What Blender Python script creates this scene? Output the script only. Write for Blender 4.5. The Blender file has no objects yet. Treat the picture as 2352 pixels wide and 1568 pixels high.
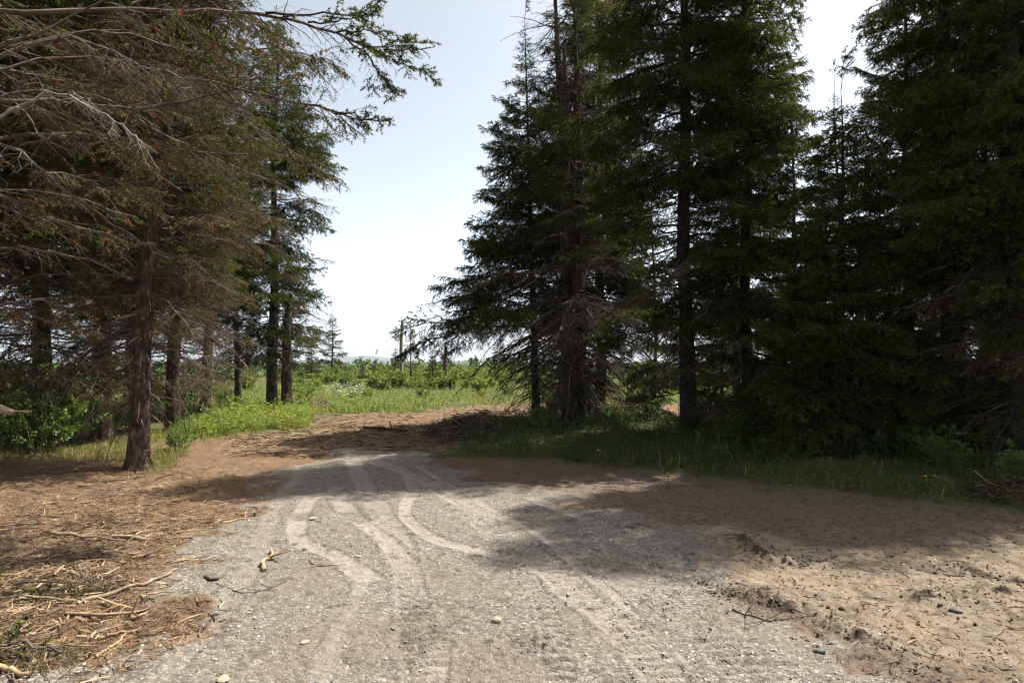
import bpy, math, random
import numpy as np
from mathutils import Matrix, Vector

SC = bpy.context.scene
COL = SC.collection
RAD = math.radians
RNG = np.random.default_rng(7)
random.seed(7)

# ------------------------------------------------------------------ camera, sky, sun, exposure
CAM_H = 1.7
FPX = 683.0                      # focal length in 1024-px pixels (24 mm on 36 mm)
PITCH = math.atan((361 - 341) / FPX)
cam = bpy.data.cameras.new('camera')
cam.lens = 24.0
cam.sensor_width = 36.0
cam.clip_start = 0.05
cam.clip_end = 20000
cam_o = bpy.data.objects.new('camera', cam)
COL.objects.link(cam_o)
cam_o.location = (0, 0, CAM_H)
cam_o.rotation_euler = (RAD(90) + PITCH, 0, 0)
SC.camera = cam_o

SUN_EL, SUN_AZ = 60.0, 60.0      # azimuth clockwise from +Y (view direction)
world = bpy.data.worlds.new('World')
SC.world = world
world.use_nodes = True
wn = world.node_tree
sky = wn.nodes.new('ShaderNodeTexSky')
sky.sky_type = 'NISHITA'
sky.sun_disc = False
sky.sun_elevation = RAD(SUN_EL)
sky.sun_rotation = RAD(SUN_AZ)
sky.dust_density = 10.0
sky.altitude = 2000
sky.ozone_density = 0.3
sky.air_density = 0.38
wn.nodes['Background'].inputs[1].default_value = 0.15
hsv = wn.nodes.new('ShaderNodeHueSaturation')          # hazy summer sky: paler than clear air
hsv.inputs['Hue'].default_value = 0.472
hsv.inputs['Saturation'].default_value = 0.48
hsv.inputs['Value'].default_value = 0.93
wn.links.new(sky.outputs[0], hsv.inputs['Color'])
wn.links.new(hsv.outputs[0], wn.nodes['Background'].inputs[0])

sun = bpy.data.lights.new('sun', 'SUN')
sun.energy = 4.2
sun.angle = RAD(0.53)
sun.color = (1.0, 0.95, 0.86)
sun_o = bpy.data.objects.new('sun', sun)
COL.objects.link(sun_o)
sd = Vector((math.sin(RAD(SUN_AZ)) * math.cos(RAD(SUN_EL)), math.cos(RAD(SUN_AZ)) * math.cos(RAD(SUN_EL)), math.sin(RAD(SUN_EL))))
sun_o.rotation_euler = sd.to_track_quat('Z', 'Y').to_euler()
sun_o.location = sd * 60

SC.view_settings.view_transform = 'Standard'
SC.view_settings.look = 'None'
SC.view_settings.exposure = 1.6
SC.view_settings.gamma = 1.0
SC.view_settings.use_curve_mapping = False
SC.render.engine = 'CYCLES'
SC.cycles.max_bounces = 6
SC.cycles.diffuse_bounces = 3
SC.cycles.glossy_bounces = 2
SC.cycles.transmission_bounces = 3
SC.cycles.volume_bounces = 0
SC.cycles.transparent_max_bounces = 6
SC.cycles.use_denoising = True
SC.cycles.denoiser = 'OPENIMAGEDENOISE'
SC.cycles.denoising_prefilter = 'ACCURATE'
SC.cycles.filter_width = 1.3
SC.cycles.sample_clamp_indirect = 4.0

# ------------------------------------------------------------------ small maths
def lerp(a, b, t): return a + (b - a) * t
def sstep(a, b, x):
    t = np.clip((x - a) / (b - a), 0, 1)
    return t * t * (3 - 2 * t)
def hash2(ix, iy, seed):
    h = (ix.astype(np.int64) * 374761393 + iy.astype(np.int64) * 668265263 + seed * 1274126177) & 0xffffffff
    h = ((h ^ (h >> 13)) * 1274126177) & 0xffffffff
    h = ((h ^ (h >> 16)) * 2246822519) & 0xffffffff
    return ((h ^ (h >> 15)) & 0xffffff) / float(0xffffff)
def vnoise(x, y, seed=0):
    ix, iy = np.floor(x), np.floor(y)
    fx, fy = x - ix, y - iy
    fx = fx * fx * (3 - 2 * fx); fy = fy * fy * (3 - 2 * fy)
    a = hash2(ix, iy, seed); b = hash2(ix + 1, iy, seed)
    c = hash2(ix, iy + 1, seed); d = hash2(ix + 1, iy + 1, seed)
    return (a + (b - a) * fx) + ((c + (d - c) * fx) - (a + (b - a) * fx)) * fy
def fbm(x, y, seed=0, o=4):
    s = 0; a = 0.5; n = 0
    for i in range(o):
        s = s + a * vnoise(x * 2 ** i, y * 2 ** i, seed + i * 17); n += a; a *= 0.5
    return s / n
K = 1024 / 2352.0
def G(dx, dy, z=0.0):
    """ground point under a point of the photograph (photo width taken as 2352)"""
    px, py = dx * K, dy * K
    u, v = (px - 512) / FPX, (341 - py) / FPX
    y = math.cos(PITCH) - v * math.sin(PITCH)
    zz = math.sin(PITCH) + v * math.cos(PITCH)
    t = (z - CAM_H) / zz
    return np.array((u * t, y * t))
def AT(dx, y): return (dx * K - 512) / FPX * y
def ZAT(dy, y): return CAM_H + (361 - dy * K) / FPX * y
def catmull(P, n=10):
    P = np.asarray(P, float)
    Q = np.vstack([2 * P[0] - P[1], P, 2 * P[-1] - P[-2]])
    t = np.linspace(0, 1, n, endpoint=False)[:, None]
    out = []
    for i in range(1, len(Q) - 2):
        a, b, c, d = Q[i - 1], Q[i], Q[i + 1], Q[i + 2]
        out.append(0.5 * (2 * b + (c - a) * t + (2 * a - 5 * b + 4 * c - d) * t ** 2 + (3 * b - a - 3 * c + d) * t ** 3))
    out.append(Q[-2][None])
    return np.vstack(out)
def polyline_dist(x, y, P):
    """distance to the polyline, arc length there, signed side"""
    best = np.full(x.shape, 1e9); arc = np.zeros(x.shape); sg = np.zeros(x.shape)
    s = 0
    for a, b in zip(P[:-1], P[1:]):
        d = b - a; L = np.hypot(*d) + 1e-9; d = d / L
        t = np.clip((x - a[0]) * d[0] + (y - a[1]) * d[1], 0, L)
        ex = x - a[0] - d[0] * t; ey = y - a[1] - d[1] * t
        q = ex * ex + ey * ey
        m = q < best
        best = np.where(m, q, best); arc = np.where(m, s + t, arc)
        sg = np.where(m, d[0] * ey - d[1] * ex, sg)
        s += L
    return np.sqrt(best), arc, sg
def poly_sd(x, y, P):
    """signed distance to a closed polygon, positive inside"""
    P = np.asarray(P)
    Q = np.vstack([P, P[:1]])
    d, _, _ = polyline_dist(x, y, Q)
    ins = np.zeros(x.shape, bool)
    for a, b in zip(Q[:-1], Q[1:]):
        c = ((a[1] > y) != (b[1] > y)) & (x < (b[0] - a[0]) * (y - a[1]) / (b[1] - a[1] + 1e-12) + a[0])
        ins ^= c
    return np.where(ins, d, -d)

# ------------------------------------------------------------------ the lie of the land
def GP(pts): return np.array([G(*p) for p in pts])
ROAD = GP([(-250, 1640), (60, 1568), (215, 1508), (320, 1440), (420, 1372), (520, 1285), (565, 1200), (590, 1130), (690, 1075), (790, 1035), (880, 1028),
           (1000, 1062), (1120, 1105), (1300, 1150), (1480, 1215), (1640, 1310), (1760, 1400), (1900, 1470), (2150, 1600), (2600, 1900)])
ROAD = np.vstack([ROAD, [(6, 1.2), (6, -6), (-5, -6)]])
SAND = GP([(1480, 1190), (1700, 1230), (2000, 1245), (2400, 1290), (2900, 1420)])
SAND = np.vstack([SAND, [(9, 1), (6, 0.5), G(2300, 1600), G(1900, 1480), G(1650, 1330), G(1500, 1230)]])
GRASS_R = GP([(1040, 1050), (1120, 985), (1260, 962), (1450, 975), (1800, 985), (2500, 990), (2900, 1080), (2900, 1235), (2380, 1180), (2230, 1160), (2000, 1140), (1750, 1110), (1500, 1082), (1250, 1056)])
FIELD_EDGE = GP([(-400, 1046), (200, 1030), (330, 1005), (480, 985), (640, 985), (720, 955), (900, 945), (1010, 938), (1180, 927), (1500, 925), (1900, 930), (3200, 940)])
TRACKS = [
    ([(905, 1060), (985, 1115), (1075, 1180), (1150, 1250), (1215, 1330), (1260, 1420), (1290, 1600)], 0.2, 0.014, (3.5, 20.0), .45),
    ([(1420, 1330), (1520, 1390), (1640, 1470), (1760, 1600)], .34, .012, (0.2, 20.0), .35),
    ([(690, 1090), (640, 1150), (610, 1230), (560, 1330), (470, 1450), (330, 1600)], .22, .012, None, .35),  # photo polyline, width m, depth m, ribs (arc from, to), dust
    ([(800, 1030), (830, 1100), (885, 1190), (925, 1280), (950, 1390), (972, 1480), (985, 1620)], 0.34, 0.020, (7.2, 20.0), 0.6),
    ([(800, 1150), (770, 1130), (720, 1140), (690, 1180), (680, 1215), (700, 1250), (770, 1275), (850, 1330)], 0.26, 0.018, None, 0.9),
    ([(770, 1120), (790, 1160), (840, 1205), (890, 1240), (930, 1290)], 0.28, 0.02, None, 0.8),
    ([(930, 1085), (950, 1125), (930, 1165), (945, 1200), (1010, 1240), (1110, 1265), (1290, 1297), (1500, 1320), (1750, 1330)], 0.2, 0.022, None, 0.95),
    ([(870, 1060), (960, 1095), (1060, 1150), (1150, 1205), (1240, 1280), (1340, 1370), (1440, 1450), (1560, 1600)], 0.36, 0.024, (3.2, 20.0), 0.75),
    ([(960, 1070), (1090, 1145), (1210, 1210), (1300, 1275), (1400, 1360), (1480, 1450)], 0.16, 0.015, None, 0.8),
    ([(1230, 1145), (1320, 1180), (1400, 1215)], 0.3, 0.02, None, 0.5),
    ([(835, 1290), (815, 1380), (765, 1460), (715, 1590)], 0.13, -0.012, None, 0.45),
    ([(1310, 1300), (1400, 1370), (1470, 1430), (1560, 1520)], 0.1, -0.010, None, 0.7),
    ([(2060, 1285), (2200, 1308), (2380, 1340), (2600, 1390)], 0.22, 0.03, None, 0.0),
]
TRACKS = [(catmull(GP(t[0])), t[1] * .40, *t[2:]) for t in TRACKS]
CLODS = [catmull(GP(p)) for p in ([(1700, 1238), (1760, 1275), (1830, 1285), (1950, 1290)], [(1760, 1372), (1860, 1405), (1950, 1450), (2010, 1480), (2110, 1545), (2200, 1600)],
                                  [(2110, 1372), (2200, 1362), (2310, 1358)], [(2075, 1285), (2200, 1305), (2380, 1335)], [(1620, 1335), (1700, 1370), (1790, 1392)])]
DUST_SPOTS = [(G(690, 1182), 0.16), (G(815, 1183), 0.27), (G(2220, 1450), 0.2), (G(2290, 1415), 0.22), (G(1600, 1315), 0.3), (G(960, 1430), 0.35), (G(880, 1500), 0.3), (G(1050, 1420), 0.25), (G(1860, 1460), 0.14)]

def terrain(x, y):
    """height and masks for any ground points"""
    r = np.hypot(x, y)
    h = -12.0 * sstep(52, 360, r) * np.ones_like(x)
    near = 1 - sstep(40, 75, r)
    w = (fbm(x * 0.9, y * 0.9, 3, 3) - 0.5)
    w2 = (fbm(x * 3.1, y * 3.1, 9, 3) - 0.5)
    road = sstep(-0.25, 0.25, poly_sd(x, y, ROAD) + w * 1.1 + w2 * 1.1)
    sand = sstep(-0.3, 0.4, poly_sd(x, y, SAND) + w * 1.6 + w2 * 0.6) * (1 - road)
    gr = poly_sd(x, y, GRASS_R) + w * 1.2
    grass_r = sstep(-0.3, 0.4, gr)
    fd, _, fs = polyline_dist(x, y, FIELD_EDGE)
    field = sstep(-1.2, 1.5, np.where(fs > 0, fd, -fd) + w * 5 + w2 * 2.5)
    rough = 1 - road * 0.85
    h = h + near * (0.28 * sstep(-0.4, 2.2, gr) + 0.10 * w * (1 - .8 * road) + rough * 0.10 * (fbm(x * 2.2, y * 2.2, 21, 4) - 0.5)
                    + rough * 0.045 * (fbm(x * 11, y * 11, 31, 3) - 0.5) + 0.014 * (vnoise(x * 28, y * 28, 41) - 0.5) + 0.012 * road * (fbm(x * 7, y * 7, 33, 3) - 0.5))
    h = h + 0.9 * (fbm(x * 0.05, y * 0.05, 77, 3) - 0.5) * sstep(30, 60, r)
    dust = np.zeros_like(x); damp = np.zeros_like(x); loose = np.zeros_like(x)
    for P, wd, dep, ribs, du in TRACKS:
        lo, hi = P.min(0) - 0.8, P.max(0) + 0.8
        m = (x > lo[0]) & (x < hi[0]) & (y > lo[1]) & (y < hi[1])
        if not m.any(): continue
        d, s, sg = polyline_dist(x[m], y[m], P)
        wob = 1 + 0.5 * (vnoise(s * 2.0, s * 0 + wd * 91, 5) - 0.5)
        q = d / (wd * wob)
        prof = -dep * .6 * np.exp(-np.clip(q, 0, 9) ** 6 * 1.2) + abs(dep) * 0.35 * np.exp(-((q - 1.18) / 0.15) ** 2) * (.3 + 1.2 * vnoise(s * 5, s * 0 + wd * 7, 6))
        if ribs:
            ra = sstep(ribs[0], ribs[0] + 0.3, s) * (1 - sstep(ribs[1], ribs[1] + 0.3, s)) * (.45 + .55 * sstep(0.35, 0.6, vnoise(s * 0.8, s * 0 + wd * 31, 8)))
            rib = 1.75 * np.tanh(2 * np.sin(s * 2 * math.pi / 0.105 + sg * 6))
            prof = prof + ra * 0.011 * rib * (1 - sstep(0.6, 1.0, q))
        h[m] += prof
        dust[m] = np.maximum(dust[m], du * (1 - sstep(0.82, 1.04, q)) * (0.6 + 0.4 * vnoise(s * 1.3, d * 4, 15)))
        loose[m] = np.maximum(loose[m], np.exp(-((q - 1.2) / .14) ** 2) * sstep(.3, .7, vnoise(s * 1.7, s * 0 + sg * 2, 25)) * (.4 + .6 * du) * .45)
    for P in CLODS:
        m = (np.abs(x - P[:, 0].mean()) < 4) & (np.abs(y - P[:, 1].mean()) < 4)
        if not m.any(): continue
        d, s, sg = polyline_dist(x[m], y[m], P)
        g = np.exp(-(d / 0.085) ** 2) * (0.3 + 0.9 * vnoise(s * 4, d * 3, 19))
        h[m] += 0.03 * g * (1 + (vnoise(x[m] * 22, y[m] * 22, 3) - 0.5) * 1.6)
        damp[m] = np.maximum(damp[m], np.clip(.5 * g, 0, 1) * sstep(.35, .6, vnoise(x[m] * 5, y[m] * 5, 63)))
    for (c, rr) in DUST_SPOTS:
        e = ((x - c[0]) / rr) ** 2 + ((y - c[1]) / (rr * 1.4)) ** 2 + w2 * 1.2
        k = 1 - sstep(0.5, 1.1, e)
        h -= 0.018 * k
        damp = np.maximum(damp, -0 + 0.0 * k)
        sand = np.maximum(sand, k * 1.0)
        dust = dust * (1 - k)
    hole = G(1200, 1478)
    e = np.hypot(x - hole[0], (y - hole[1]))
    h -= 0.07 * np.exp(-(e / 0.09) ** 2)
    h += 0.03 * np.exp(-((e - 0.17) / 0.06) ** 2) * vnoise(x * 30, y * 30, 2)
    field = field * (1 - road)
    return h, dict(road=road, sand=sand, grass=np.maximum(grass_r, field), dust=dust, damp=damp, field=field, loose=loose * road * (1 - dust), verge=sstep(-.6, 1.2, x + (y - 10) * -.12 + w * 1.5) * (1 - sstep(13, 17, y)))
def H(x, y):
    x = np.atleast_1d(np.asarray(x, float)); y = np.atleast_1d(np.asarray(y, float))
    return terrain(x.copy(), y.copy())[0]
def h1(x, y): return float(H(x, y)[0])

# ------------------------------------------------------------------ meshes
class MB:
    def __init__(s): s.v = []; s.f = []; s.m = []; s.sm = []; s.n = 0
    def add(s, V, F, mat=0, smooth=False):
        V = np.asarray(V, float).reshape(-1, 3); F = np.asarray(F, np.int64).reshape(-1, 3)
        s.v.append(V); s.f.append(F + s.n)
        s.m.append(np.full(len(F), mat, np.int32) if np.isscalar(mat) else np.asarray(mat, np.int32))
        s.sm.append(np.full(len(F), smooth, bool)); s.n += len(V)
    def tubes(s, P, R, sides=3, mat=0, smooth=True, cap=False):
        """n tubes of k points each, P (n,k,3), R (n,k)"""
        P = np.asarray(P, float); R = np.asarray(R, float)
        n, k, _ = P.shape
        d = np.gradient(P, axis=1); d /= np.linalg.norm(d, axis=2, keepdims=True) + 1e-9
        up = np.where(np.abs(d[..., 2:3]) > 0.9, np.array([1.0, 0, 0]), np.array([0, 0, 1.0]))
        u = np.cross(d, up); u /= np.linalg.norm(u, axis=2, keepdims=True) + 1e-9
        v = np.cross(d, u)
        a = np.arange(sides) * 2 * math.pi / sides
        V = P[:, :, None] + R[:, :, None, None] * (np.cos(a)[:, None] * u[:, :, None] + np.sin(a)[:, None] * v[:, :, None])
        i = np.arange(n)[:, None, None] * k * sides; j = np.arange(k - 1)[None, :, None] * sides; q = np.arange(sides)[None, None]
        A = i + j + q; B = i + j + (q + 1) % sides; C = A + sides; D = B + sides
        F = np.stack([np.stack([A, B, D], -1), np.stack([A, D, C], -1)], -2).reshape(-1, 3)
        mm = mat if np.isscalar(mat) else np.repeat(np.asarray(mat), (k - 1) * sides * 2)
        s.add(V, F, mm, smooth)
        if cap:
            for e in (0, k - 1):
                c = P[:, e]; base = np.arange(n)[:, None] * (sides + 1)
                VV = np.concatenate([V[:, e], c[:, None]], 1)
                FF = np.stack([base + np.arange(sides), base + (np.arange(sides) + 1) % sides, base + sides + 0 * np.arange(sides)], -1).reshape(-1, 3)
                cm = mat if np.isscalar(mat) else np.repeat(np.asarray(mat), sides)
                s.add(VV, FF, cm)
    def blades(s, p, d, L, w, mat=0):
        """one triangle each, from p along d"""
        r = RNG.normal(size=p.shape); sd_ = np.cross(d, r); sd_ /= np.linalg.norm(sd_, axis=1, keepdims=True) + 1e-9
        L = np.broadcast_to(L, len(p))[:, None]; w = np.broadcast_to(w, len(p))[:, None]
        V = np.stack([p - sd_ * w, p + sd_ * w, p + d * L], 1)
        s.add(V, np.arange(len(p) * 3), mat)
    def leaves(s, p, d, nrm, L, w, mat=0):
        """folded kite-shaped leaves: two halves, four triangles"""
        sd_ = np.cross(d, nrm); sd_ /= np.linalg.norm(sd_, axis=1, keepdims=True) + 1e-9
        nn = np.cross(sd_, d)
        L = np.broadcast_to(L, len(p))[:, None]; w = np.broadcast_to(w, len(p))[:, None]
        V = np.stack([p, p + d * L * .45 + sd_ * w + nn * w * .35, p + d * L * 0.5, p + d * L * .45 - sd_ * w + nn * w * .35, p + d * L - nn * L * .12], 1)
        b = np.arange(len(p))[:, None] * 5
        F = np.concatenate([b + [0, 1, 2], b + [1, 4, 2], b + [0, 2, 3], b + [2, 4, 3]], 1).reshape(-1, 3)
        s.add(V, F, mat if np.isscalar(mat) else np.repeat(mat, 4))
    def lumps(s, C, R, mat=0, squash=0.7):
        """irregular stones, 20 triangles each"""
        t = (1 + 5 ** .5) / 2
        I = np.array([(-1, t, 0), (1, t, 0), (-1, -t, 0), (1, -t, 0), (0, -1, t), (0, 1, t), (0, -1, -t), (0, 1, -t), (t, 0, -1), (t, 0, 1), (-t, 0, -1), (-t, 0, 1)]) / math.hypot(1, t)
        F = np.array([(0, 11, 5), (0, 5, 1), (0, 1, 7), (0, 7, 10), (0, 10, 11), (1, 5, 9), (5, 11, 4), (11, 10, 2), (10, 7, 6), (7, 1, 8), (3, 9, 4), (3, 4, 2), (3, 2, 6), (3, 6, 8), (3, 8, 9), (4, 9, 5), (2, 4, 11), (6, 2, 10), (8, 6, 7), (9, 8, 1)])
        n = len(C)
        a = RNG.uniform(0, 6.28, n); ca, sa = np.cos(a), np.sin(a)
        S = R[:, None, None] * (1 + RNG.normal(0, .16, (n, 12, 1))) * I[None]
        S = S * np.stack([RNG.uniform(.9, 1.4, n), RNG.uniform(.65, 1, n), RNG.uniform(.5, 1, n) * squash], 1)[:, None]
        X = S[..., 0] * ca[:, None] - S[..., 1] * sa[:, None]; Y = S[..., 0] * sa[:, None] + S[..., 1] * ca[:, None]
        V = np.stack([X, Y, S[..., 2]], -1) + C[:, None]
        s.add(V, (np.arange(n)[:, None, None] * 12 + F[None]).reshape(-1, 3), mat)
    def mesh(s, name, mats):
        V = np.concatenate(s.v).astype(np.float32); F = np.concatenate(s.f).astype(np.int32)
        me = bpy.data.meshes.new(name)
        me.vertices.add(len(V)); me.vertices.foreach_set('co', V.ravel())
        me.loops.add(F.size); me.loops.foreach_set('vertex_index', F.ravel())
        me.polygons.add(len(F)); me.polygons.foreach_set('loop_start', np.arange(0, F.size, 3, dtype=np.int32))
        me.polygons.foreach_set('loop_total', np.full(len(F), 3, np.int32)) if False else None
        me.polygons.foreach_set('material_index', np.concatenate(s.m))
        me.polygons.foreach_set('use_smooth', np.concatenate(s.sm))
        for m in mats: me.materials.append(m)
        me.update(calc_edges=True)
        return me
def link(name, me, parent=None, loc=(0, 0, 0), **props):
    o = bpy.data.objects.new(name, me); COL.objects.link(o)
    if parent: o.parent = parent
    o.location = loc
    for k, v in props.items():
        if v is not None: o[k] = v
    return o
def thing(name, label, cat, loc=(0, 0, 0), group=None, me=None):
    return link(name, me, None, loc, label=label, category=cat, group=group)

# ------------------------------------------------------------------ materials
M = {}
def mat(name, cols, rough=0.8, scale=8.0, per='island', bump=0.0, bscale=60.0, trans=0.0, spec=0.2, stretch=(1, 1, 1), detail=4):
    """base colour from a ramp of cols, driven by noise plus a random per island or object"""
    m = bpy.data.materials.new(name); m.use_nodes = True
    nt = m.node_tree; N = nt.nodes; L = nt.links
    b = N['Principled BSDF']; b.inputs['Roughness'].default_value = rough; b.inputs['Specular IOR Level'].default_value = spec
    tc = N.new('ShaderNodeTexCoord'); mp = N.new('ShaderNodeMapping'); mp.inputs['Scale'].default_value = stretch
    L.new(tc.outputs['Object'], mp.inputs[0])
    nz = N.new('ShaderNodeTexNoise'); nz.inputs['Scale'].default_value = scale; nz.inputs['Detail'].default_value = detail
    L.new(mp.outputs[0], nz.inputs['Vector'])
    rp = N.new('ShaderNodeValToRGB')
    e = rp.color_ramp.elements
    while len(e) < len(cols): e.new(0.5)
    for i, c in enumerate(cols):
        e[i].position = i / max(1, len(cols) - 1); e[i].color = (*c, 1)
    if per:
        if per == 'both':
            g = N.new('ShaderNodeNewGeometry'); oi = N.new('ShaderNodeObjectInfo'); mm = N.new('ShaderNodeMix'); mm.inputs[0].default_value = .62
            L.new(g.outputs['Random Per Island'], mm.inputs[2]); L.new(oi.outputs['Random'], mm.inputs[3]); src = mm.outputs[0]
        elif per == 'island':
            g = N.new('ShaderNodeNewGeometry'); src = g.outputs['Random Per Island']
        else:
            g = N.new('ShaderNodeObjectInfo'); src = g.outputs['Random']
        ma = N.new('ShaderNodeMath'); ma.operation = 'MULTIPLY_ADD'; ma.inputs[1].default_value = 0.7; ma.inputs[2].default_value = -0.35
        L.new(src, ma.inputs[0])
        ad = N.new('ShaderNodeMath'); ad.operation = 'ADD'
        L.new(ma.outputs[0], ad.inputs[0])
        mr = N.new('ShaderNodeMapRange'); mr.inputs[1].default_value = 0.3; mr.inputs[2].default_value = 0.7
        mr.inputs[3].default_value = 0.2; mr.inputs[4].default_value = 0.8
        L.new(nz.outputs[0], mr.inputs[0]); L.new(mr.outputs[0], ad.inputs[1]); L.new(ad.outputs[0], rp.inputs[0])
    else:
        mr = N.new('ShaderNodeMapRange'); mr.inputs[1].default_value = 0.28; mr.inputs[2].default_value = 0.72
        L.new(nz.outputs[0], mr.inputs[0]); L.new(mr.outputs[0], rp.inputs[0])
    L.new(rp.outputs[0], b.inputs['Base Color'])
    if bump:
        n2 = N.new('ShaderNodeTexNoise'); n2.inputs['Scale'].default_value = bscale; n2.inputs['Detail'].default_value = 5
        L.new(mp.outputs[0], n2.inputs['Vector'])
        bp = N.new('ShaderNodeBump'); bp.inputs['Strength'].default_value = 1.0; bp.inputs['Distance'].default_value = bump
        L.new(n2.outputs[0], bp.inputs['Height']); L.new(bp.outputs[0], b.inputs['Normal'])
    if trans:
        t = N.new('ShaderNodeBsdfTranslucent'); mx = N.new('ShaderNodeMixShader'); mx.inputs[0].default_value = trans
        hs = N.new('ShaderNodeHueSaturation'); hs.inputs['Hue'].default_value = 0.48; hs.inputs['Saturation'].default_value = 1.1; hs.inputs['Value'].default_value = 1.5
        L.new(rp.outputs[0], hs.inputs['Color']); L.new(hs.outputs[0], t.inputs[0])
        L.new(b.outputs[0], mx.inputs[1]); L.new(t.outputs[0], mx.inputs[2]); L.new(mx.outputs[0], N['Material Output'].inputs[0])
    return m
M['needle'] = mat('needle', [(.016, .025, .006), (.033, .046, .010), (.058, .072, .015)], .7, 2.0, 'object', trans=.32, spec=.12)
M['fresh'] = mat('fresh_needle', [(.085, .105, .014), (.15, .17, .026)], .55, 2.0, 'object', trans=.4, spec=.12)
M['olive'] = mat('olive_needle', [(.036, .034, .010), (.070, .062, .017), (.115, .084, .028)], .6, 2.0, 'object', trans=.15)
M['orange'] = mat('orange_needle', [(.16, .045, .012), (.26, .09, .025)], .7, 3.0, 'object', trans=.15)
M['twig'] = mat('twig_bark', [(.030, .022, .016), (.082, .062, .046), (.175, .14, .11)], .85, 5.0, 'island')
M['twig_dark'] = mat('twig_dark_bark', [(.014, .011, .009), (.035, .027, .021), (.06, .048, .038)], .85, 5.0, 'island')
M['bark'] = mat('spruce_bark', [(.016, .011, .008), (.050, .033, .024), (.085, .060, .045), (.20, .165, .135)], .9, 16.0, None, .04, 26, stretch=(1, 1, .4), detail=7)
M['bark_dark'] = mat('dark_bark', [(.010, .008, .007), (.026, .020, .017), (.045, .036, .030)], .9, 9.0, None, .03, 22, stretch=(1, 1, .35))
M['bark_rust'] = mat('rust_bark', [(.022, .013, .010), (.055, .030, .021), (.12, .085, .062)], .9, 4.0, None, .02, 20, stretch=(1, 1, .2))
M['wood_grey'] = mat('grey_deadwood', [(.09, .08, .065), (.19, .17, .145), (.28, .26, .23)], .85, 6.0, None, .01, 30, stretch=(1, 1, .15))
M['wood_fresh'] = mat('fresh_wood', [(.17, .095, .048), (.28, .18, .10), (.40, .29, .18)], .75, 14.0, 'island', .004, 60)
M['wood_weather'] = mat('weathered_wood', [(.07, .048, .030), (.19, .135, .088), (.36, .27, .185)], .85, 14.0, 'island', .004, 60)
M['leaf'] = mat('leaf', [(.060, .105, .017), (.145, .205, .030), (.26, .31, .060)], .5, 1.2, 'both', trans=.28, spec=.3)
M['leaf_dark'] = mat('leaf_dark', [(.055, .115, .022), (.105, .19, .036), (.17, .26, .055)], .5, 1.5, 'both', trans=.3, spec=.3)
M['leaf_dry'] = mat('leaf_dry', [(.10, .09, .03), (.15, .12, .05), (.12, .065, .03)], .6, 1.5, 'island', trans=.3)
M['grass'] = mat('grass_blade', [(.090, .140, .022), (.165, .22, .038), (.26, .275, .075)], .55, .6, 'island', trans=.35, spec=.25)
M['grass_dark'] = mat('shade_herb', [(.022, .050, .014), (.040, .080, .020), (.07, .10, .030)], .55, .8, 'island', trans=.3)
M['straw'] = mat('straw', [(.12, .075, .035), (.22, .15, .075), (.34, .25, .14)], .8, 3, 'island')
M['soil'] = mat('soil', [(.030, .021, .014), (.065, .045, .030), (.11, .078, .052)], .95, 20, 'island', .01, 60)
M['stone_pale'] = mat('pale_stone', [(.17, .145, .095), (.27, .235, .155), (.20, .18, .135)], .8, 20, None, .003, 90)
M['stone_dark'] = mat('dark_stone', [(.045, .042, .040), (.09, .085, .078), (.13, .12, .11)], .8, 20, None, .003, 90)
M['pebble'] = mat('pebble', [(.06, .058, .056), (.15, .145, .135), (.24, .225, .20), (.36, .33, .28), (.20, .19, .185)], .85, 9, 'island')
M['petal_y'] = mat('yellow_petal', [(.65, .40, .01), (.75, .50, .02)], .6, 9, None, trans=.2)
M['petal_w'] = mat('white_petal', [(.6, .6, .62), (.75, .75, .75)], .6, 9, None, trans=.2)
M['far_leaf'] = mat('far_leaf', [(.045, .08, .02), (.10, .15, .034), (.16, .21, .05)], .7, .05, 'island')
M['hill'] = mat('hill_forest', [(.020, .034, .016), (.04, .055, .022)], .9, .02, None)
M['white_paint'] = mat('white_paint', [(.7, .7, .7), (.75, .75, .75)], .6, 1, None)
M['roof_grey'] = mat('grey_roof', [(.10, .10, .11), (.14, .14, .15)], .7, 1, None)
M['concrete'] = mat('concrete', [(.22, .21, .20), (.27, .26, .25)], .8, 1, None)

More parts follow.
